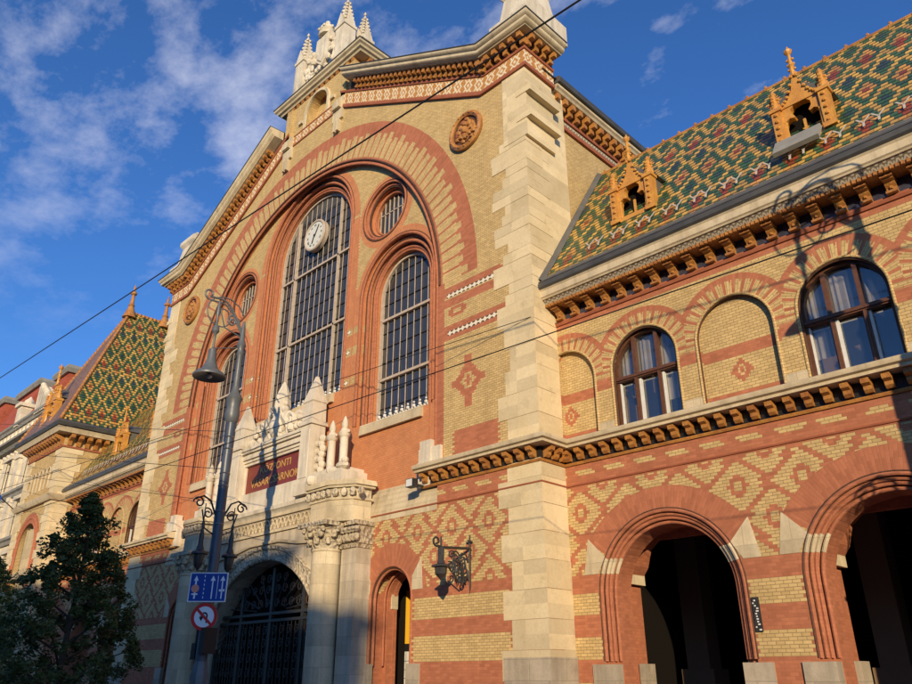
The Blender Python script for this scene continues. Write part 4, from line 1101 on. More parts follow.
    m.lathe([(.34,0),(.38,.3),(.3,.5),(.36,.8),(.30,1.3),(.12,1.75),(.04,1.9)],(0,-.2,11.0),8)
    m.ball((0,-.3,10.9),.45,0,12,(1,.8,1.2))
    for s in(1,-1):
        pts=[(s*(.5+.28*t),-.25,11.3-.10*t-.25*math.sin(t*1.2)) for t in [i*.35 for i in range(14)]]; m.tube(pts,[.3-.012*i for i in range(14)],8)
        sp=[(s*(1.0+.33*math.exp(-.16*t)*math.cos(t)),-.42,10.95+.33*math.exp(-.16*t)*math.sin(t)) for t in [i*.45 for i in range(18)]]; m.tube(sp,.09,6)
        for k in range(16): m.ball((s*random.uniform(.3,2.0),random.uniform(-.5,-.2),random.uniform(10.5,10.75+.25*random.random())),random.uniform(.08,.19),0,8)
        m.ball((s*.5,-.35,11.55),.16,0,8); m.ball((s*.5,-.35,11.8),.1,0,8)
    m.build('portal_sculpture',['white_stone'],p)
    # iron gates
    g=MB(); yb=.15
    g.box(-4.1,4.1,.5,.56,0,5.8,1)  # near-black sheet as painted shade behind the gates
    for x in(-3.9,-2.15,-.06,2.0,3.75): g.box(x,x+.16,yb,yb+.14,0,ztop(0,1.45,4.0,x+.08)-.05)
    for z in(3.45,3.7,1.2): g.box(-3.9,3.9,yb-.02,yb+.12,z,z+.10)
    for z in(.1,): g.box(-3.9,3.9,yb,yb+.12,z,z+.2)
    random.seed(9)
    for col in range(4):
        xa=[-3.74,-2.0,.1,2.16][col]; xb=[-2.15,-.06,2.0,3.75][col]
        for i in range(8):
            x=xa+(xb-xa)*(i+.5)/8; g.tube([(x,yb+.05,.3),(x,yb+.05,3.45)],.018,5)
        for z in(1.7,2.2,2.7,3.15,4.1,4.6,5.0):
            for i in range(4):
                x=xa+(xb-xa)*(i+.5)/4
                if z>3.8 and ztop(0,1.45,3.9,x)<z+.15: continue
                sp=[(x+.17*math.exp(-.13*t)*math.cos(t),yb+.03,z+.2*math.exp(-.13*t)*math.sin(t)) for t in [j*.6 for j in range(14)]]; g.tube(sp,.02,5,2 if (i+col)%3==0 and z>3 else 0)
    for k in range(11):
        a=PI*(k+.5)/11; g.tube([(1.1*math.cos(a),yb+.05,3.75+.3*math.sin(a)),(3.6*math.cos(a)*.9,yb+.05,min(3.75+1.8*math.sin(a),ztop(0,1.45,3.9,3.2*math.cos(a))))],.03,6)
    g.build('gate',['iron','shade_black','wood'],p)
portal()
# side doors of the front
for s in(1,-1):
    cx=7.05*s
    m=MB(); m.prism([(cx-1.5,0),(cx+1.5,0),(cx+1.5,5.2),(cx-1.5,5.2)],[archp(cx,3.83,.84,.02,20)],.622,.85)
    m.prism([(cx-1.5,0),(cx+1.5,0),(cx+1.5,5.2),(cx-1.5,5.2)],[archp(cx,3.83,.82,.02,20)],.852,1.0)
    o=part(m,'side_doorway',['red'],smooth=0)
    q=MB()
    for rr,yy,rad,mt in((.99,.01,.045,0),(.93,.06,.03,1),(.90,.12,.05,0),(.86,.5,.04,0)): q.sweep(arch_frames(cx,3.83,rr,yy,1.9,n=24),roll(rad,8),mt)
    q.build('arch_moulding',['red','dark_roll'],o)
    for sg in(1,-1):
        st=MB(); st.prism([(cx+sg*1.0,4.02),(cx+sg*1.48,4.02),(cx+sg*1.40,4.95),(cx+sg*1.0,4.42)],[],-.012,.05); st.build('springer_stone',['stone'],o,smooth=0)
        st=MB(); x0,x1=sorted((cx+sg*.86,cx+sg*1.42)); st.box(x0,x1,-.05,.1,0,1.95); st.build('plinth',['plinth'],o,smooth=0)
    st=MB(); st.box(cx-.86,cx-.80,.75,1.02,3.6,4.05); st.build('impost_block',['stone'],o,smooth=0)
    r=MB(); r.box(cx-1.5,cx+1.5,3.8,3.9,0,5.2,0); r.box(cx-1.5,cx-1.4,1.0,3.8,0,5.2); r.box(cx+1.4,cx+1.5,1.0,3.8,0,5.2); r.box(cx-1.5,cx+1.5,1.0,3.8,5.1,5.2); r.build('porch_interior',['shade_black'],o,smooth=0)
m=MB(); m.box(-.45,.45,0,.05,2.6,4.3,0); m.box(-.45,.45,0,.05,2.36,2.598,1); m.box(-.45,.45,0,.05,.1,2.358,2)
for k in range(7): m.box(-.45,.45,-.006,-.002,.5+.26*k,.515+.26*k,1)
for k in range(4): m.box(-.3+.2*k,-.288+.2*k,-.006,-.002,.2,2.35,1)
bn=m.build('poster_board',['yellow_paint','black','white_frame'],None,smooth=0); bn.location=(5.62,1.9,0); tag(bn,'tall yellow and white poster board just inside the small side doorway','poster')

# ---- left pavilion
PX0,PX1=-33.2,-26.5; PC=(PX0+PX1)/2
m=MB(); m.prism([(PX0,0),(PX1,0),(PX1,17.0),(PX0,17.0)],[archp(PC,9.3,1.6,6.6,24)]+[archp(PC+k*.72,14.2,.24,13.0,10) for k in range(-3,4)],-.2,.2)
for x in(PX0,PX1): m.box(*sorted((x,x+(.4 if x<PC else -.4))),.2,12,0,17.0)
m.box(PX0,PX1,11.6,12,0,17)
pv=part(m,'pavilion',['yellow'],smooth=0)
m=MB(); m.box(PX0+.5,PX1-.5,.1,.3,12.6,14.9,1); m.box(PC-1.9,PC+1.9,.15,.3,6.4,11.2,2)
for k in range(-3,4): m.sweep(arch_frames(PC+k*.72,14.2,.28,-.2,13.0,n=10),roll(.05,6),0)
for rr in(1.65,1.95): m.sweep(arch_frames(PC,9.3,rr,-.2,6.6,n=20),roll(.07,8),3)
m.prism(archp(PC,9.3,2.3,6.6,24),[archp(PC,9.3,1.62,6.62,24)],-.22,-.19,m=3)
for x in(-.9,-.3,.3,.9): m.box(PC+x-.06,PC+x+.06,.0,.15,6.6,10.6,0)
m.build('pavilion_openings',['stone','red','dark_tile','red'],pv)
for s,x in((1,PX1),(-1,PX0)):
    m=MB(); z=0
    k=0
    while z<15.6:
        d=1.3 if k%2 else .9; m.box(*sorted((x+s*.03,x-s*d)),-.24,.0,z+.01,z+.55); m.box(*sorted((x+s*.03,x-s*.1)),.001,(1.1 if k%2 else .8),z+.01,z+.55) ; z+=.56; k+=1
    m.build('quoins',['quoin'],pv,smooth=0)
def plan_frames(z):
    return [((PX0,12,z),(-1,0,0),(0,0,1)),((PX0,-.2,z),(-1,-1,0),(0,0,1)),((PX1,-.2,z),(1,-1,0),(0,0,1)),((PX1,12,z),(1,0,0),(0,0,1))]
m=MB(); m.sweep(plan_frames(12.0),[(-.05,0),(.2,0),(.35,.2),(.4,.35),(-.05,.45)],0); m.sweep(plan_frames(7.3),[(-.05,0),(.2,0),(.35,.2),(.4,.35),(-.05,.45)],0)
m.sweep(plan_frames(15.5),[(-.05,0),(.1,0),(.1,.12),(-.05,.12)],1); m.sweep(plan_frames(16.35),[(-.05,0),(.7,0),(.75,.15),(.85,.3),(-.05,.35)],0); m.sweep(plan_frames(16.72),[(-.5,0),(.9,0),(1.0,.2),(.9,.35),(-.5,.9)],2)
for k in range(13):
    x=PX0+.25+k*(PX1-PX0-.5)/12; brk(m,(x,-.2,15.65),(0,-1,0),(1,0,0),[(0,0),(.12,0),(.2,.3),(.6,.45),(.6,.7),(0,.7)],.26,3)
for k in range(14):
    y=.1+k*.56; brk(m,(PX1,y,15.65),(1,0,0),(0,1,0),[(0,0),(.12,0),(.2,.3),(.6,.45),(.6,.7),(0,.7)],.26,3)
m.build('pavilion_cornice',['trim','terra_line','zinc','terra'],pv)
m=MB(); ea=[(PX0-.8,-1.0),(PX1+.8,-1.0),(PX1+.8,12.6),(PX0-.8,12.6)]; ze=17.1; zr=27.9; yf,yb_=3.5,6.3; xr=PC
V=[(a,b,ze) for a,b in ea]+[(xr,yf,zr),(xr,yb_,zr)]
def slopeuv(pts,o,du,dv): return [((Vector(p)-Vector(o)).dot(du),(Vector(p)-Vector(o)).dot(dv)) for p in pts]
fsl=[((1,2,5,4),0),((0,4,5,3),0),((0,1,4),1),((2,3,5),1)]
for f,mt in fsl:
    P=[Vector(V[i]) for i in f]; n=(P[1]-P[0]).cross(P[2]-P[0]).normalized(); du=Vector((0,1,0)) if mt==0 else Vector((1,0,0)); dv=n.cross(du); dv=dv if dv.z>0 else -dv
    m.add(P,[tuple(range(len(P)))],mt,[slopeuv(P,P[0],du,dv)])
pr=m.build('pavilion_roof',['tile','slate'],hall,smooth=0,fix=True)
r=MB()
for i,j in((1,4),(2,5),(0,4),(3,5),(4,5)):
    a,b=Vector(V[i]),Vector(V[j]); n=int((b-a).length/.3); r.tube([a,b],.09,6)
    for k in range(n): r.ball(tuple(a+(b-a)*(k+.5)/n),.15,0,6)
r.build('hip_tiles',['terra'],pr)
for y in(yf,yb_):
    r=MB(); r.lathe([(.55,-.5),(.32,.15),(.2,.5),(.26,.6),(.16,.75),(.12,1.5),(.24,1.6),(.24,1.75),(.08,1.9),(.1,2.1),(.02,2.5)],(xr,y,zr),10); r.build('finial',['terra'],pr)
def p_dormer(x,y,z,rz,sc):
    o=dup(d0,hall); o.location=(x,y,z); o.scale=(sc,sc,sc); o.rotation_euler=(0,0,rz)
p_dormer(PC,-.5,17.5,0,1.6)
m=MB(); m.box(-15.3,-14.1,6.0,7.2,12,20.2); m.box(-15.45,-13.95,5.85,7.35,20.2,20.45); m.box(-15.4,-14.0,5.9,7.3,20.7,20.9)
for a in(-15.2,-14.7,-14.2): m.box(a-.08,a+.08,6.0,6.15,20.45,20.7)
m.tube([(-14.3,6.3,20.9),(-14.3,6.3,23.0)],.04,6); part(m,'chimney',['stone'],smooth=0)

# ================= neighbouring building on the left
nb=thing('apartment_building','cream ornate corner building with red mansard roofs left of the patterned pavilion','building')
m=MB(); BX0,BX1=-78,-36.2; BY=1.5
hs=[]
for k in range(6):
    for z in(2.0,7.4,11.6,15.6):
        hs.append([(BX1-3.4-k*5.4-.8,z),(BX1-3.4-k*5.4+.8,z),(BX1-3.4-k*5.4+.8,z+2.6),(BX1-3.4-k*5.4-.8,z+2.6)])
m.prism([(BX0,0),(BX1,0),(BX1,21.3),(BX0,21.3)],hs,BY,BY+.4); m.box(BX0,BX1,BY+.45,BY+14,0,21.3); m.build('wall',['cream'],nb,smooth=0)
m=MB()
for z,o_ in((21.2,.35),(19.2,.9),(14.7,.4),(10.8,.4),(6.3,.7)): m.sweep([((BX0,BY,z),(0,-1,0),(0,0,1)),((BX1,BY,z),(1,-1,0),(0,0,1)),((BX1,BY+14,z),(1,0,0),(0,0,1))],[(-.05,0),(o_*.4,0),(o_*.6,.25),(o_,.35),(o_,.55),(-.05,.65)])
m.build('cornice',['grey_fascia'],nb)
for h in hs[:16]:
    (xa,za),(xb,_),(_,zc),_=h; f=MB(); f.box(xa-.25,xa,BY-.12,BY+.05,za-.1,zc+.1); f.box(xb,xb+.25,BY-.12,BY+.05,za-.1,zc+.1); f.box(xa-.4,xb+.4,BY-.25,BY+.05,zc+.1,zc+.4); f.box(xa-.35,xb+.35,BY-.2,BY+.05,za-.3,za-.1)
    w_=f.build('window',['cream'],nb,smooth=0); g=MB(); g.box(xa,xb,BY+.2,BY+.24,za,zc); g.build('pane',['glass_dark'],w_,smooth=0)
    g=MB(); g.box((xa+xb)/2-.05,(xa+xb)/2+.05,BY+.12,BY+.2,za,zc); g.box(xa,xb,BY+.12,BY+.2,za+1.9,za+2.0); g.build('frame',['wood'],w_,smooth=0)
for (a,b,ht) in((-44.2,-38.6,25.6),(-54.6,-46.0,26.4),(-66,-57,27.4),(-78,-68,27.4)):
    m=MB(); z24=21.4
    vs=[(a,BY-.2,z24),(b,BY-.2,z24),(b,BY+10,z24),(a,BY+10,z24),(a+1.4,BY+1.6,ht),(b-1.4,BY+1.6,ht),(b-1.4,BY+8,ht),(a+1.4,BY+8,ht)]
    for f in((0,1,5,4),(1,2,6,5),(2,3,7,6),(3,0,4,7),(4,5,6,7)):
        P=[vs[i] for i in f]; e=(Vector(P[1])-Vector(P[0])); du=e.normalized(); n=du.cross(Vector(P[2])-Vector(P[0])).normalized(); dv=n.cross(du)
        m.add(P,[(0,1,2,3)],0,[slopeuv(P,P[0],du,dv if dv.z>0 else -dv)])
    rr=m.build('mansard_roof',['red_roof'],nb,smooth=0)
    m=MB(); m.sweep([((a+1.4,BY+8,ht),(-1,0,0),(0,0,1)),((a+1.4,BY+1.6,ht),(-1,-1,0),(0,0,1)),((b-1.4,BY+1.6,ht),(1,-1,0),(0,0,1)),((b-1.4,BY+8,ht),(1,0,0),(0,0,1))],[(-1,-.1),(.3,-.1),(.45,.25),(.35,.55),(-1,.6)]); m.build('roof_edge',['grey_fascia'],rr)
for x in(-45.2,-55.8,-67):
    m=MB()
    m.box(x-.5,x+.5,BY-.3,BY+1.2,21.4,23.2); m.box(x-.7,x+.7,BY-.5,BY+1.4,23.2,23.5); m.lathe([(.5,0),(.4,.4),(.2,.6),(.05,.8)],(x,BY+.4,23.5),8); m.build('chimney',['cream'],nb)
m=MB()
for k in range(9):
    m.box(-40.6+k*.42,-40.1+k*.42,BY-.3,BY+.5,21.4,23.9-k*.27); m.ball((-40.35+k*.42,BY-.1,24.0-k*.27),.24,0,8)
m.build('stepped_gable',['cream'],nb)
m=MB()
for k in range(40):
    x=BX1-.6-k*1.0; m.box(x-.35,x+.35,BY-.14,BY,19.95,20.2); m.lathe([(.16,0),(.1,.1),(.18,.35),(.1,.6),(.16,.7)],(x,BY-.12,20.2),6); m.ball((x+.5,BY-.1,18.6),.22,0,8,(1,.6,1.3)); m.ball((x,BY-.1,18.9),.14,0,6)
for k in range(7):
    x=BX1-.7-k*5.4; m.box(x-.5,x+.5,BY-.2,BY,7.0,18.6); m.box(x-.65,x+.65,BY-.3,BY,18.0,18.4)
m.build('facade_ornament',['cream'],nb)
m=MB(); m.box(-52,-42,BY-.9,BY,10.5,10.8); m.box(-52,-42,BY-.95,BY-.8,11.7,11.9)
for k in range(22): m.tube([(-51.8+k*.46,BY-.85,10.8),(-51.8+k*.46,BY-.85,11.7)],.07,6)
m.build('balcony',['cream'],nb)
# siren on a mast, and flag
m=MB(); m.tube([(-36.9,7,21.0),(-36.9,7,25.6)],.12,8); m.tube([(-37.2,7,24.6),(-36.6,7,25.1)],.06,6); m.lathe([(.15,0),(.62,.1),(.66,.2),(.3,.34),(.1,.4)],(-36.9,7,25.6),20,1)
o=m.build('siren_mast',['grey_fascia','iron'],None); tag(o,'disc shaped siren on a mast above the cream building roof','siren')
m=MB(); n=14; vs=[]
m.tube([(-33.0,-.2,12.0),(-33.6,-2.2,13.6)],.04,6,1)
for i in range(n+1):
    for j in range(6):
        t=j/5; vs.append((-33.58+.05*math.sin(i)+.10*j+.06*math.sin(i*.9+j),-2.1+.45*t*0+.12*math.sin(i*.7)+.5*t,13.5-.14*i-.5*t*.6))
k0=len(m.v); m.add(vs,[(i*6+j,i*6+j+1,(i+1)*6+j+1,(i+1)*6+j) for i in range(n) for j in range(5)],0)
o=m.build('flag',['sign_blue','iron'],None,fix=False); tag(o,'dark blue flag hanging from a slanting pole at the pavilion corner','flag')

# ================= street furniture
def scroll(c,r,t0,t1,n,dec,plane='yz',sgn=1):
    pts=[]
    for i in range(n+1):
        t=t0+(t1-t0)*i/n; q=r*math.exp(-dec*(t-t0)); pts.append((c[0],c[1]+sgn*q*math.cos(t),c[2]+q*math.sin(t)))
    return pts
def street_lamp(label,loc,rz,group):
    L=thing('street_lamp',label,'street lamp',loc,rz,group)
    m=MB(); m.lathe([(.46,0),(.46,.35),(.40,.42),(.42,.6),(.32,.75),(.34,1.1),(.30,1.25),(.24,1.45),(.27,1.6),(.23,1.75),(.19,2.0)],(0,0,0),8)
    m.build('base',['lamp_grey'],L)
    m=MB(); m.lathe([(.17,1.98),(.165,4.5),(.148,9.2)],(0,0,0),20,0)
    for z in(5.9,6.3,7.1,7.5,8.3,8.7): m.lathe([(.16,z),(.172,z+.02),(.16,z+.04)],(0,0,0),20,1)
    m.build('pole',['lamp_blue','steel'],L)
    m=MB(); m.lathe([(.148,9.2),(.21,9.28),(.24,9.5),(.21,9.7),(.23,9.95),(.27,10.05),(.22,10.15),(.13,10.3),(.10,10.5),(.095,11.6),(.13,11.68),(.10,11.75),(.12,11.9),(.16,12.0),(.09,12.2),(.08,12.5),(.04,12.9)],(0,0,0),16)
    m.build('upper_pole',['lamp_grey'],L)
    # big arm toward -y
    m=MB(); pts=[(0,0,12.1)]
    for i in range(13):
        t=i/12; pts.append((0,-.05-1.3*t,12.5+.95*math.sin(PI*.5*min(t*1.5,1))-.12*max(t-.6,0)))
    m.tube(pts,.038,8)
    pts2=[(0,p[1],p[2]-.13) for p in pts[1:]]; m.tube(pts2,.03,6)
    m.tube(scroll((0,-1.38,13.5),.22,-PI/2,-PI/2+5.2,16,.18,sgn=-1),.035,6)
    m.tube(scroll((0,-.45,12.75),.28,0,9,24,.16),.03,6); m.tube(scroll((0,-.85,12.85),.2,PI,-6,20,.16),.025,6)
    m.tube([(0,-.1,12.3),(0,-.7,12.45),(0,-.95,13.1)],.025,6); m.tube([(0,-.05,11.9),(0,-.95,11.6)],.018,5)
    m.build('arm',['lamp_grey'],L)
    m=MB(); y=-1.0
    m.lathe([(.03,2.8),(.05,2.75),(.07,2.3),(.04,2.2),(.05,1.9),(.11,1.8),(.12,1.65),(.05,1.55),(.035,1.3),(.04,1.05),(.13,.98),(.15,.62),(.20,.45),(.27,.28),(.46,.14),(.53,.06),(.53,.0),(.44,.03),(.12,.10)],(0,y,10.55),20)
    pd=m.build('pendant_lamp',['lamp_grey'],L)
    m=MB(); m.ball((0,y,10.58),.1,0,10,(1,1,.7)); m.build('bulb',['white_frame'],pd)
    # lower twin lanterns
    for s in(-1,1):
        a=MB(); a.tube([(0,s*.15,6.2),(0,s*.35,6.6),(0,s*.6,6.72),(0,s*.85,6.6)],.03,6); a.tube(scroll((0,s*.72,6.5),.2,0,8,22,.15,sgn=s),.025,6); a.tube(scroll((0,s*.4,6.2),.18,1,9,22,.15,sgn=s),.022,6); a.tube([(0,s*.15,5.6),(0,s*.45,5.75),(0,s*.6,6.3)],.022,6)
        ar=a.build('lantern_arm',['iron'],L)
        l=MB(); c=(0,s*.50,0)
        l.lathe([(.015,6.5),(.02,6.0),(.05,5.9),(.035,5.75),(.06,5.62),(.08,5.5),(.08,5.25),(.13,5.1),(.25,5.02),(.26,4.97),(.17,4.96),(.15,4.8),(.11,4.62),(.04,4.54),(.015,4.48)],c,8); l.build('lantern',['iron'],ar)
    # control boxes near the base
    m=MB(); m.box(.16,.40,-.2,.2,2.2,2.9); m.box(-.40,-.16,-.15,.25,2.05,2.5); m.tube([(-.3,0,2.3),(-.3,0,2.9)],.09,8); m.build('signal_box',['black'],L)
    return L
lamp=street_lamp('tall grey mast with scrolled arm, bell lamp and two small lanterns before the portal',(4.0,-4.5,0),0,'street lamps along the hall')
l2=dup(lamp,None,(25.85,-2.9,0),None,-.8); l2['label']='scrolled street lamp standing before the right wing, its shadow falling across the arcade wall'
def road_sign(kind):
    nd=Vector((.72,-.70,0)); rt=Vector((.70,.72,0))
    rz=math.atan2(rt.y,rt.x)
    if kind=='blue':
        m=MB(); m.prism([(-.56,-.42),(.56,-.42),(.56,.42),(-.56,.42)],[],0,.03,m=0); m.prism([(-.53,-.39),(.53,-.39),(.53,.39),(-.53,.39)],[],-.004,-.001,m=1)
        def up(x,y0,y1,w=.035,hw=.075,mt=0):
            m.prism([(x-w/2,y0),(x+w/2,y0),(x+w/2,y1-.14),(x+hw,y1-.15),(x,y1),(x-hw,y1-.15),(x-w/2,y1-.14)],[],-.008,-.005,m=mt)
        up(-.37,-.33,.33,.05,.07); m.prism(circ(-.37,-.04,.115,20),[],-.014,-.009,m=2); m.box(-.46,-.28,-.013,-.009,-.22,-.18,0)
        up(.13,-.33,.33); up(.42,-.33,.33); m.prism([(.27,-.33),(.285,-.33),(.285,.33),(.27,.33)],[],-.008,-.005,m=0)
        m.box(.34,.50,-.008,-.005,-.12,-.06,0)
        for k in range(6): m.box(-.125,-.105,-.008,-.005,-.32+k*.12,-.26+k*.12,0)
        o=m.build('road_sign',['white_paint','sign_blue','salmon'],None,smooth=0)
        o.location=(4.0+nd.x*.24,-4.5+nd.y*.24,4.03)
        tag(o,'square blue lane direction sign with white arrows on the lamp mast','road sign')
    else:
        m=MB(); m.prism(circ(0,0,.38,40),[],0,.03,m=0); m.prism(circ(0,0,.385,40),[circ(0,0,.29,40)],-.006,-.001,m=1)
        m.prism([(-.27,.20),(-.22,.26),(.27,-.21),(.22,-.26)],[],-.012,-.009,m=1)
        pts=[(.08,-.17),(.08,.03)]+[(.0+.08*math.cos(t),.03+.08*math.sin(t)) for t in [PI*i/10 for i in range(11)]]+[(-.08,-.02)]
        for (a,b),(c,d) in zip(pts[:-1],pts[1:]):
            v=Vector((c-a,d-b)); 
            if v.length<1e-5: continue
            n=Vector((-v.y,v.x)).normalized()*.022; m.prism([(a-n.x,b-n.y),(c-n.x,d-n.y),(c+n.x,d+n.y),(a+n.x,b+n.y)],[],-.008,-.005,m=2)
        m.prism([(-.15,-.0),(-.01,-.0),(-.08,-.12)],[],-.008,-.005,m=2)
        o=m.build('road_sign',['white_paint','sign_rim_red','black'],None,smooth=0)
        o.location=(4.0+nd.x*.24,-4.5+nd.y*.24,3.2)
        tag(o,'round white no turning sign with red rim under the blue sign','road sign')
    o.rotation_euler=(0,0,rz); return o
road_sign('blue'); road_sign('turn')
# wall lantern right of the portal
W=thing('wall_lantern','black wrought iron bracket lantern on the diamond patterned wall beside the tower corner','wall lamp',(10.55,0,0))
m=MB()
m.tube([(0,-.06,3.75),(0,-.05,3.95),(0,-.05,5.0),(0,-.05,5.35)],[.008,.03,.035,.02],6); m.tube([(0,-.15,5.18),(0,.0,5.18)],.02,6); m.box(-.12,.12,-.08,-.05,5.12,5.16)
m.tube([(0,.0,4.92),(0,-.1,4.96),(0,-1.15,4.88),(0,-1.32,4.9)]+[(0,-1.38-.14*math.sin(t)*math.exp(-.12*t)+.0,5.03-.14*math.cos(t)*math.exp(-.12*t)) for t in [i*.5 for i in range(14)]],[.04]*4+[.03]*14,8)
for (cy,cz_,r,t0,t1,sg) in((-.35,4.62,.22,0,9,1),(-.62,4.66,.18,1,9,-1),(-.25,4.3,.2,2,11,1),(-.5,4.32,.18,0,9,-1),(-.8,4.72,.13,0,8,1),(-.38,4.05,.14,0,8,1),(.05,4.75,.14,0,8,-1),(-.85,4.42,.12,1,8,-1)):
    m.tube(scroll((0,cy,cz_),r,t0,t1,22,.14,sgn=sg),.022,6)
for i in range(10):
    a=random.uniform(-.65,-.1); m.tube([(random.uniform(-.06,.06),a,random.uniform(4.1,4.3)),(random.uniform(-.1,.1),a-.1,random.uniform(4.6,4.85))],.014,5)
m.tube([(0,-.1,4.2),(0,-.5,3.98),(0,-1.0,4.45)],.018,6)
m.build('bracket',['iron'],W)
m=MB(); m.lathe([(.02,.75),(.03,.5),(.08,.47),(.09,.40),(.085,.12),(.12,.02),(.26,-.03),(.27,-.07),(.17,-.09),(.16,-.26),(.08,-.34),(.02,-.42)],(0,-1.2,4.42),8); m.build('lantern',['iron'],W)
# floodlight on the string course end and house number plaque
m=MB(); m.box(-.16,.16,-.28,-.05,0,.26); m.box(-.05,.05,-.05,.3,.08,.14,0); m.add([(-.14,-.285,.02),(.14,-.285,.02),(.14,-.285,.24),(-.14,-.285,.24)],[(0,1,2,3)],1)
o=m.build('floodlight',['iron','white_frame'],None,smooth=0); o.location=(8.5,-.35,7.0); tag(o,'small dark floodlight at the left end of the bracketed string course','floodlight')
m=MB(); m.box(-.08,.08,-.03,0,-.36,.36,0)
random.seed(2)
for k in range(12): m.box(*(lambda a:(a,a+random.uniform(.03,.06)))(random.uniform(-.07,.01)),-.034,-.031,-.33+k*.055,-.30+k*.055,1)
o=m.build('notice_plaque',['iron','white_frame'],None,smooth=0); o.location=(18.22,YW-.01,2.85); tag(o,'narrow dark notice plaque with white marks between the two wing archways','plaque')

# overhead wires
WEND=(13.15,-.02,11.50)
def wire(a,b,r,label,sag=0.0):
    a,b=Vector(a),Vector(b); m=MB(); n=24; m.tube([a+(b-a)*i/n-Vector((0,0,sag*4*(i/n)*(1-i/n))) for i in range(n+1)],r,6)
    o=m.build('overhead_wire',['black'],None); tag(o,label,'wire','wires over the street'); return o
def ext(p,q,t0,t1):
    p,q=Vector(p),Vector(q); d=q-p; return p+d*t0,p+d*t1
a,b=ext((-16.42,-7,15.73),(20.22,-7,13.36),-1.2,1.6); wire(a,b,.022,'thickest black wire crossing the gable from lower left to top right')
a,b=ext((-13.98,-6,8.2),(24.27,-6,7.15),-1.2,1.6); wire(a,b,.011,'thin wire running right across the arched windows of the wing')
wire(tuple(Vector((-15.29,-6,9.87))+(Vector((-15.29,-6,9.87))-Vector(WEND))*.8),WEND,.011,'thin wire ending at the stone corner pier of the gable front')
wire((4.0,-4.6,8.9),(-46,-4.5,20.7),.010,'upper thin wire going left from the lamp mast')
wire((4.0,-4.6,6.6),(-40,-4.5,16.0),.010,'lower thin wire going left from the lamp mast')
wire((4.0,-4.6,7.65),(-40,-4.5,17.3),.012,'middle thin wire going left from the lamp mast')

# ================= trees
def tree(label,loc,H,R,z0,n,leafm,seed,lean=0.0):
    random.seed(seed); t=thing('street_tree',label,'tree',loc)
    m=MB(); m.tube([(0,0,0),(.05,.03,z0*.6),(lean*.3,0,z0+.5),(lean*.6,.1,H*.75),(lean,.0,H*.93)],[.16,.13,.11,.06,.02],8)
    tips=[]
    for k in range(26):
        z=z0*.7+(H*.88-z0*.7)*k/26; a=k*2.4; fr_=(z-z0*.6)/(H-z0*.6); rr=R*(1-fr_)**.75*random.uniform(.7,1.0)+.12
        p0=(lean*.5*fr_,0,z); p1=(math.cos(a)*rr*.6+lean*fr_,math.sin(a)*rr*.6,z+.35*rr); p2=(math.cos(a)*rr+lean*fr_,math.sin(a)*rr,z+.5*rr)
        m.tube([p0,p1,p2],[.05,.03,.012],5); tips+= [p1,p2]
    m.build('trunk',['bark'],t)
    c=MB(); vs=[];fs=[]
    cl=[]
    for k in range(300):
        f=random.random()**1.15; z=z0+(H-z0)*f; prof=min(1.0,.45+f*3.0)*(1-f)**.72
        rr=R*prof*1.12*math.sqrt(random.uniform(.05,1)); a=random.uniform(0,2*PI)
        cl.append((lean*f+rr*math.cos(a),rr*math.sin(a),z,random.uniform(.14,.34)*(1.15-.5*f)))
    for p in tips: cl.append((*p,.32))
    cl.append((lean,0,H-.2,.2)); cl.append((lean,0,H-.5,.28)); cl.append((lean*.95,0,H-.8,.32))
    for i in range(n):
        x,y,z,r=random.choice(cl); d=Vector((random.gauss(0,1),random.gauss(0,1),random.gauss(0,.8))).normalized()*r*random.random()**.4
        p=Vector((x,y,z))+d; s=random.uniform(.05,.095)
        u=Vector((random.gauss(0,1),random.gauss(0,1),random.gauss(0,.6))).normalized(); v=u.cross(Vector((random.gauss(0,1),random.gauss(0,1),random.gauss(0,1)))).normalized()
        k=len(vs); vs+=[p-u*s,p+v*s*.45,p+u*s,p-v*s*.45]; fs.append((k,k+1,k+2,k+3))
    c.add(vs,fs); c.build('crown',[leafm],t,smooth=0,fix=False)
    return t
tree('dark green bushy street tree in front of the left wing',(-2.75,-6.0,0),7.6,2.75,.9,32000,'leaf',21,.0)
tree('paler yellow green small tree behind the dark one at the left edge',(-14.5,-5.5,0),6.6,2.4,.9,11000,'leaf_light',33)

# ================= ground, road, opposite side
def plane(name,x0,x1,y0,y1,z,mt):
    m=MB(); m.add([(x0,y0,z),(x1,y0,z),(x1,y1,z),(x0,y1,z)],[(0,1,2,3)]); return struct(m.build(name,[mt],None,smooth=0,fix=False))
plane('ground',-900,900,-900,900,-.16,'ground')
m=MB(); m.box(-120,120,-5.6,.9,-.15,0.0); struct(m.build('pavement',['paving'],None,smooth=0))
plane('road',-120,120,-26,-5.62,-.13,'asphalt')
m=MB(); m.box(-120,120,-44,-26,-.15,0.0); struct(m.build('far_pavement',['paving'],None,smooth=0))
m=MB(); m.box(-120,120,-5.8,-5.61,-.15,.012); struct(m.build('kerb',['plinth'],None,smooth=0))
for k,y in enumerate((-9.0,-10.4,-12.6,-14.0)):
    m=MB(); m.box(-120,120,y-.035,y+.035,-.14,-.118); struct(m.build('tram_rail',['steel'],None,smooth=0))
m=MB()
for k in range(20): m.box(-60+k*6,-57+k*6,-18.08,-17.92,-.129,-.124)
struct(m.build('lane_marking',['white_paint'],None,smooth=0))
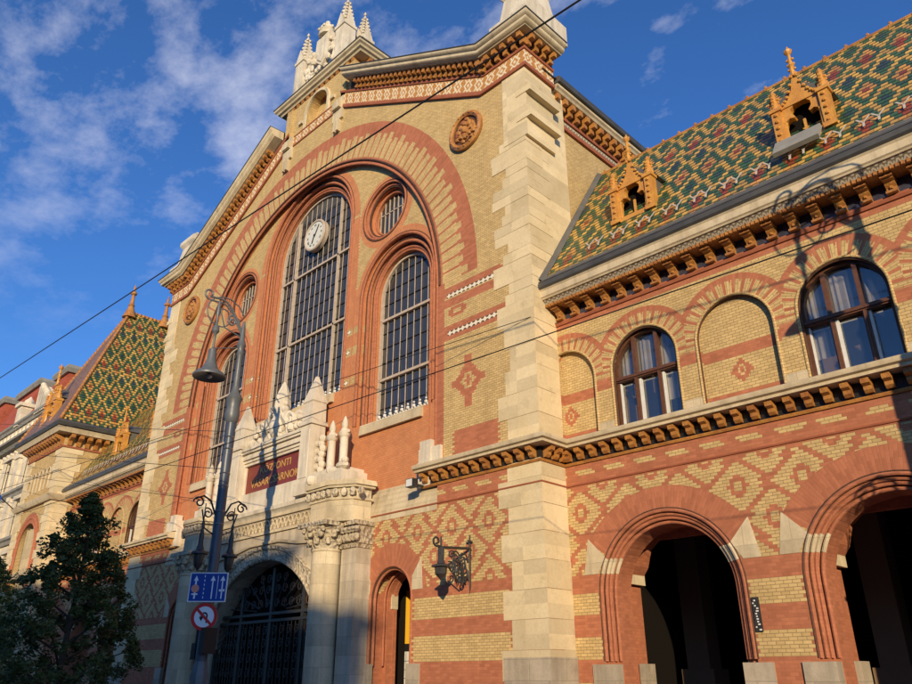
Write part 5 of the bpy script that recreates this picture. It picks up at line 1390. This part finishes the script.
def block(name,label,x0,x1,h,pitch):
    t=thing(name,label,'building',((x0+x1)/2,-62,0)); w2=(x1-x0)/2; m=MB(); hs=[]
    nx=int((x1-x0)/3.6)
    for i in range(nx):
        for j in range(int((h-2)/3.9)):
            cx=-w2+(i+.5)*(x1-x0)/nx; z=1.3+j*3.9; hs.append([(cx-.65,z),(cx+.65,z),(cx+.65,z+2.1),(cx-.65,z+2.1)])
    f=lambda u,v,w:(u,-w,v)
    m.prism([(-w2,0),(w2,0),(w2,h-pitch),(-w2,h-pitch)],hs,0,.4,fn=f); m.box(-w2,w2,-12,-.42,0,h-pitch); m.build('wall',['plaster'],t,smooth=0)
    g=MB()
    for q in hs: g.box(q[0][0],q[1][0],-.3,-.26,q[0][1],q[2][1])
    g.build('windows',['glass_dark'],t,smooth=0)
    r=MB(); r.prism([(0.5,h-pitch),(-6,h),(-12.5,h-pitch)],[],-w2,w2,fn=lambda a,b,c:(c,a,b)); r.build('roof',['red_roof'],t,smooth=0)
    c=MB(); c.box(-w2,w2,.0,.5,h-pitch-.5,h-pitch-.0); c.build('cornice',['plaster'],t,smooth=0)
    return t
OCC=[(-40,56,26.9,1.5),(56.3,60.5,25.6,1.2),(60.8,65,22.9,1.0),(65.3,140,20.6,1.0)]
labs=['tall long plaster block across the street with red roof','narrow plaster house beside the tall block across the street','lower plaster house in the middle of the opposite row','lowest plaster row at the far right across the street']
for (a,b,h,p),l in zip(OCC,labs): block('street_block',l,a,b,h,p)

# ================= camera, light, world
cam=bpy.data.cameras.new('camera'); cam.sensor_width=36; cam.lens=748/912*36; cam.clip_end=5000; cam.clip_start=.1
co=bpy.data.objects.new('camera',cam); COL.objects.link(co); co.location=(25.83,-16,1.6); co.rotation_euler=(math.radians(90+24.1),0,math.radians(44.8)); scene.camera=co
S=Vector((.95,-1,.30)).normalized()
sun=bpy.data.lights.new('sun','SUN'); sun.energy=5.0; sun.angle=math.radians(.5); sun.color=(1,.79,.49)
so=bpy.data.objects.new('sun',sun); COL.objects.link(so); so.rotation_euler=S.to_track_quat('Z','Y').to_euler()
wd=bpy.data.worlds.new('World'); scene.world=wd; wd.use_nodes=True; T=wd.node_tree; T.nodes.clear()
out=T.nodes.new('ShaderNodeOutputWorld'); bg=T.nodes.new('ShaderNodeBackground'); sky=T.nodes.new('ShaderNodeTexSky'); sky.sky_type='NISHITA'; sky.sun_disc=False
sky.sun_elevation=math.asin(S.z); sky.sun_rotation=math.atan2(S.x,S.y); sky.air_density=1.0; sky.dust_density=.6; sky.ozone_density=3.0
tc=T.nodes.new('ShaderNodeTexCoord'); sp=T.nodes.new('ShaderNodeSeparateXYZ'); T.links.new(tc.outputs['Generated'],sp.inputs[0])
gx,gy,gz=X(sp.outputs[0]),X(sp.outputs[1]),X(sp.outputs[2])
den=mx(gz,.05)+.08; cxv=gx/den; cyv=gy/den
n1=noise(vec(cxv*1.0+3.1,cyv*1.3+1.7,0.0),4.6,8.0,.62); n2=noise(vec(cxv*.9+7.0,cyv,2.0),1.3,3.0)
pd=gx*-.716+gy*.225+gz*.661; bo=sst(pd,.965,.995)
cl=sst(n1*.66+n2*.44+bo*.085-.03,.54,.77)*sst(gz,.34,.60)
skyc=X(sky.outputs[0])
skyc=mixc(1.0,skyc,(.50,.86,1.36),'MULTIPLY')
cloud=mixc(cl*.62,skyc,(6.6,6.6,7.3))
setin(bg.inputs[0],cloud); bg.inputs[1].default_value=.15
T.links.new(bg.outputs[0],out.inputs[0])
scene.view_settings.view_transform='Standard'; scene.view_settings.look='None'; scene.view_settings.gamma=1; scene.view_settings.exposure=0
scene.render.engine='CYCLES'; scene.render.resolution_x=1024; scene.render.resolution_y=768
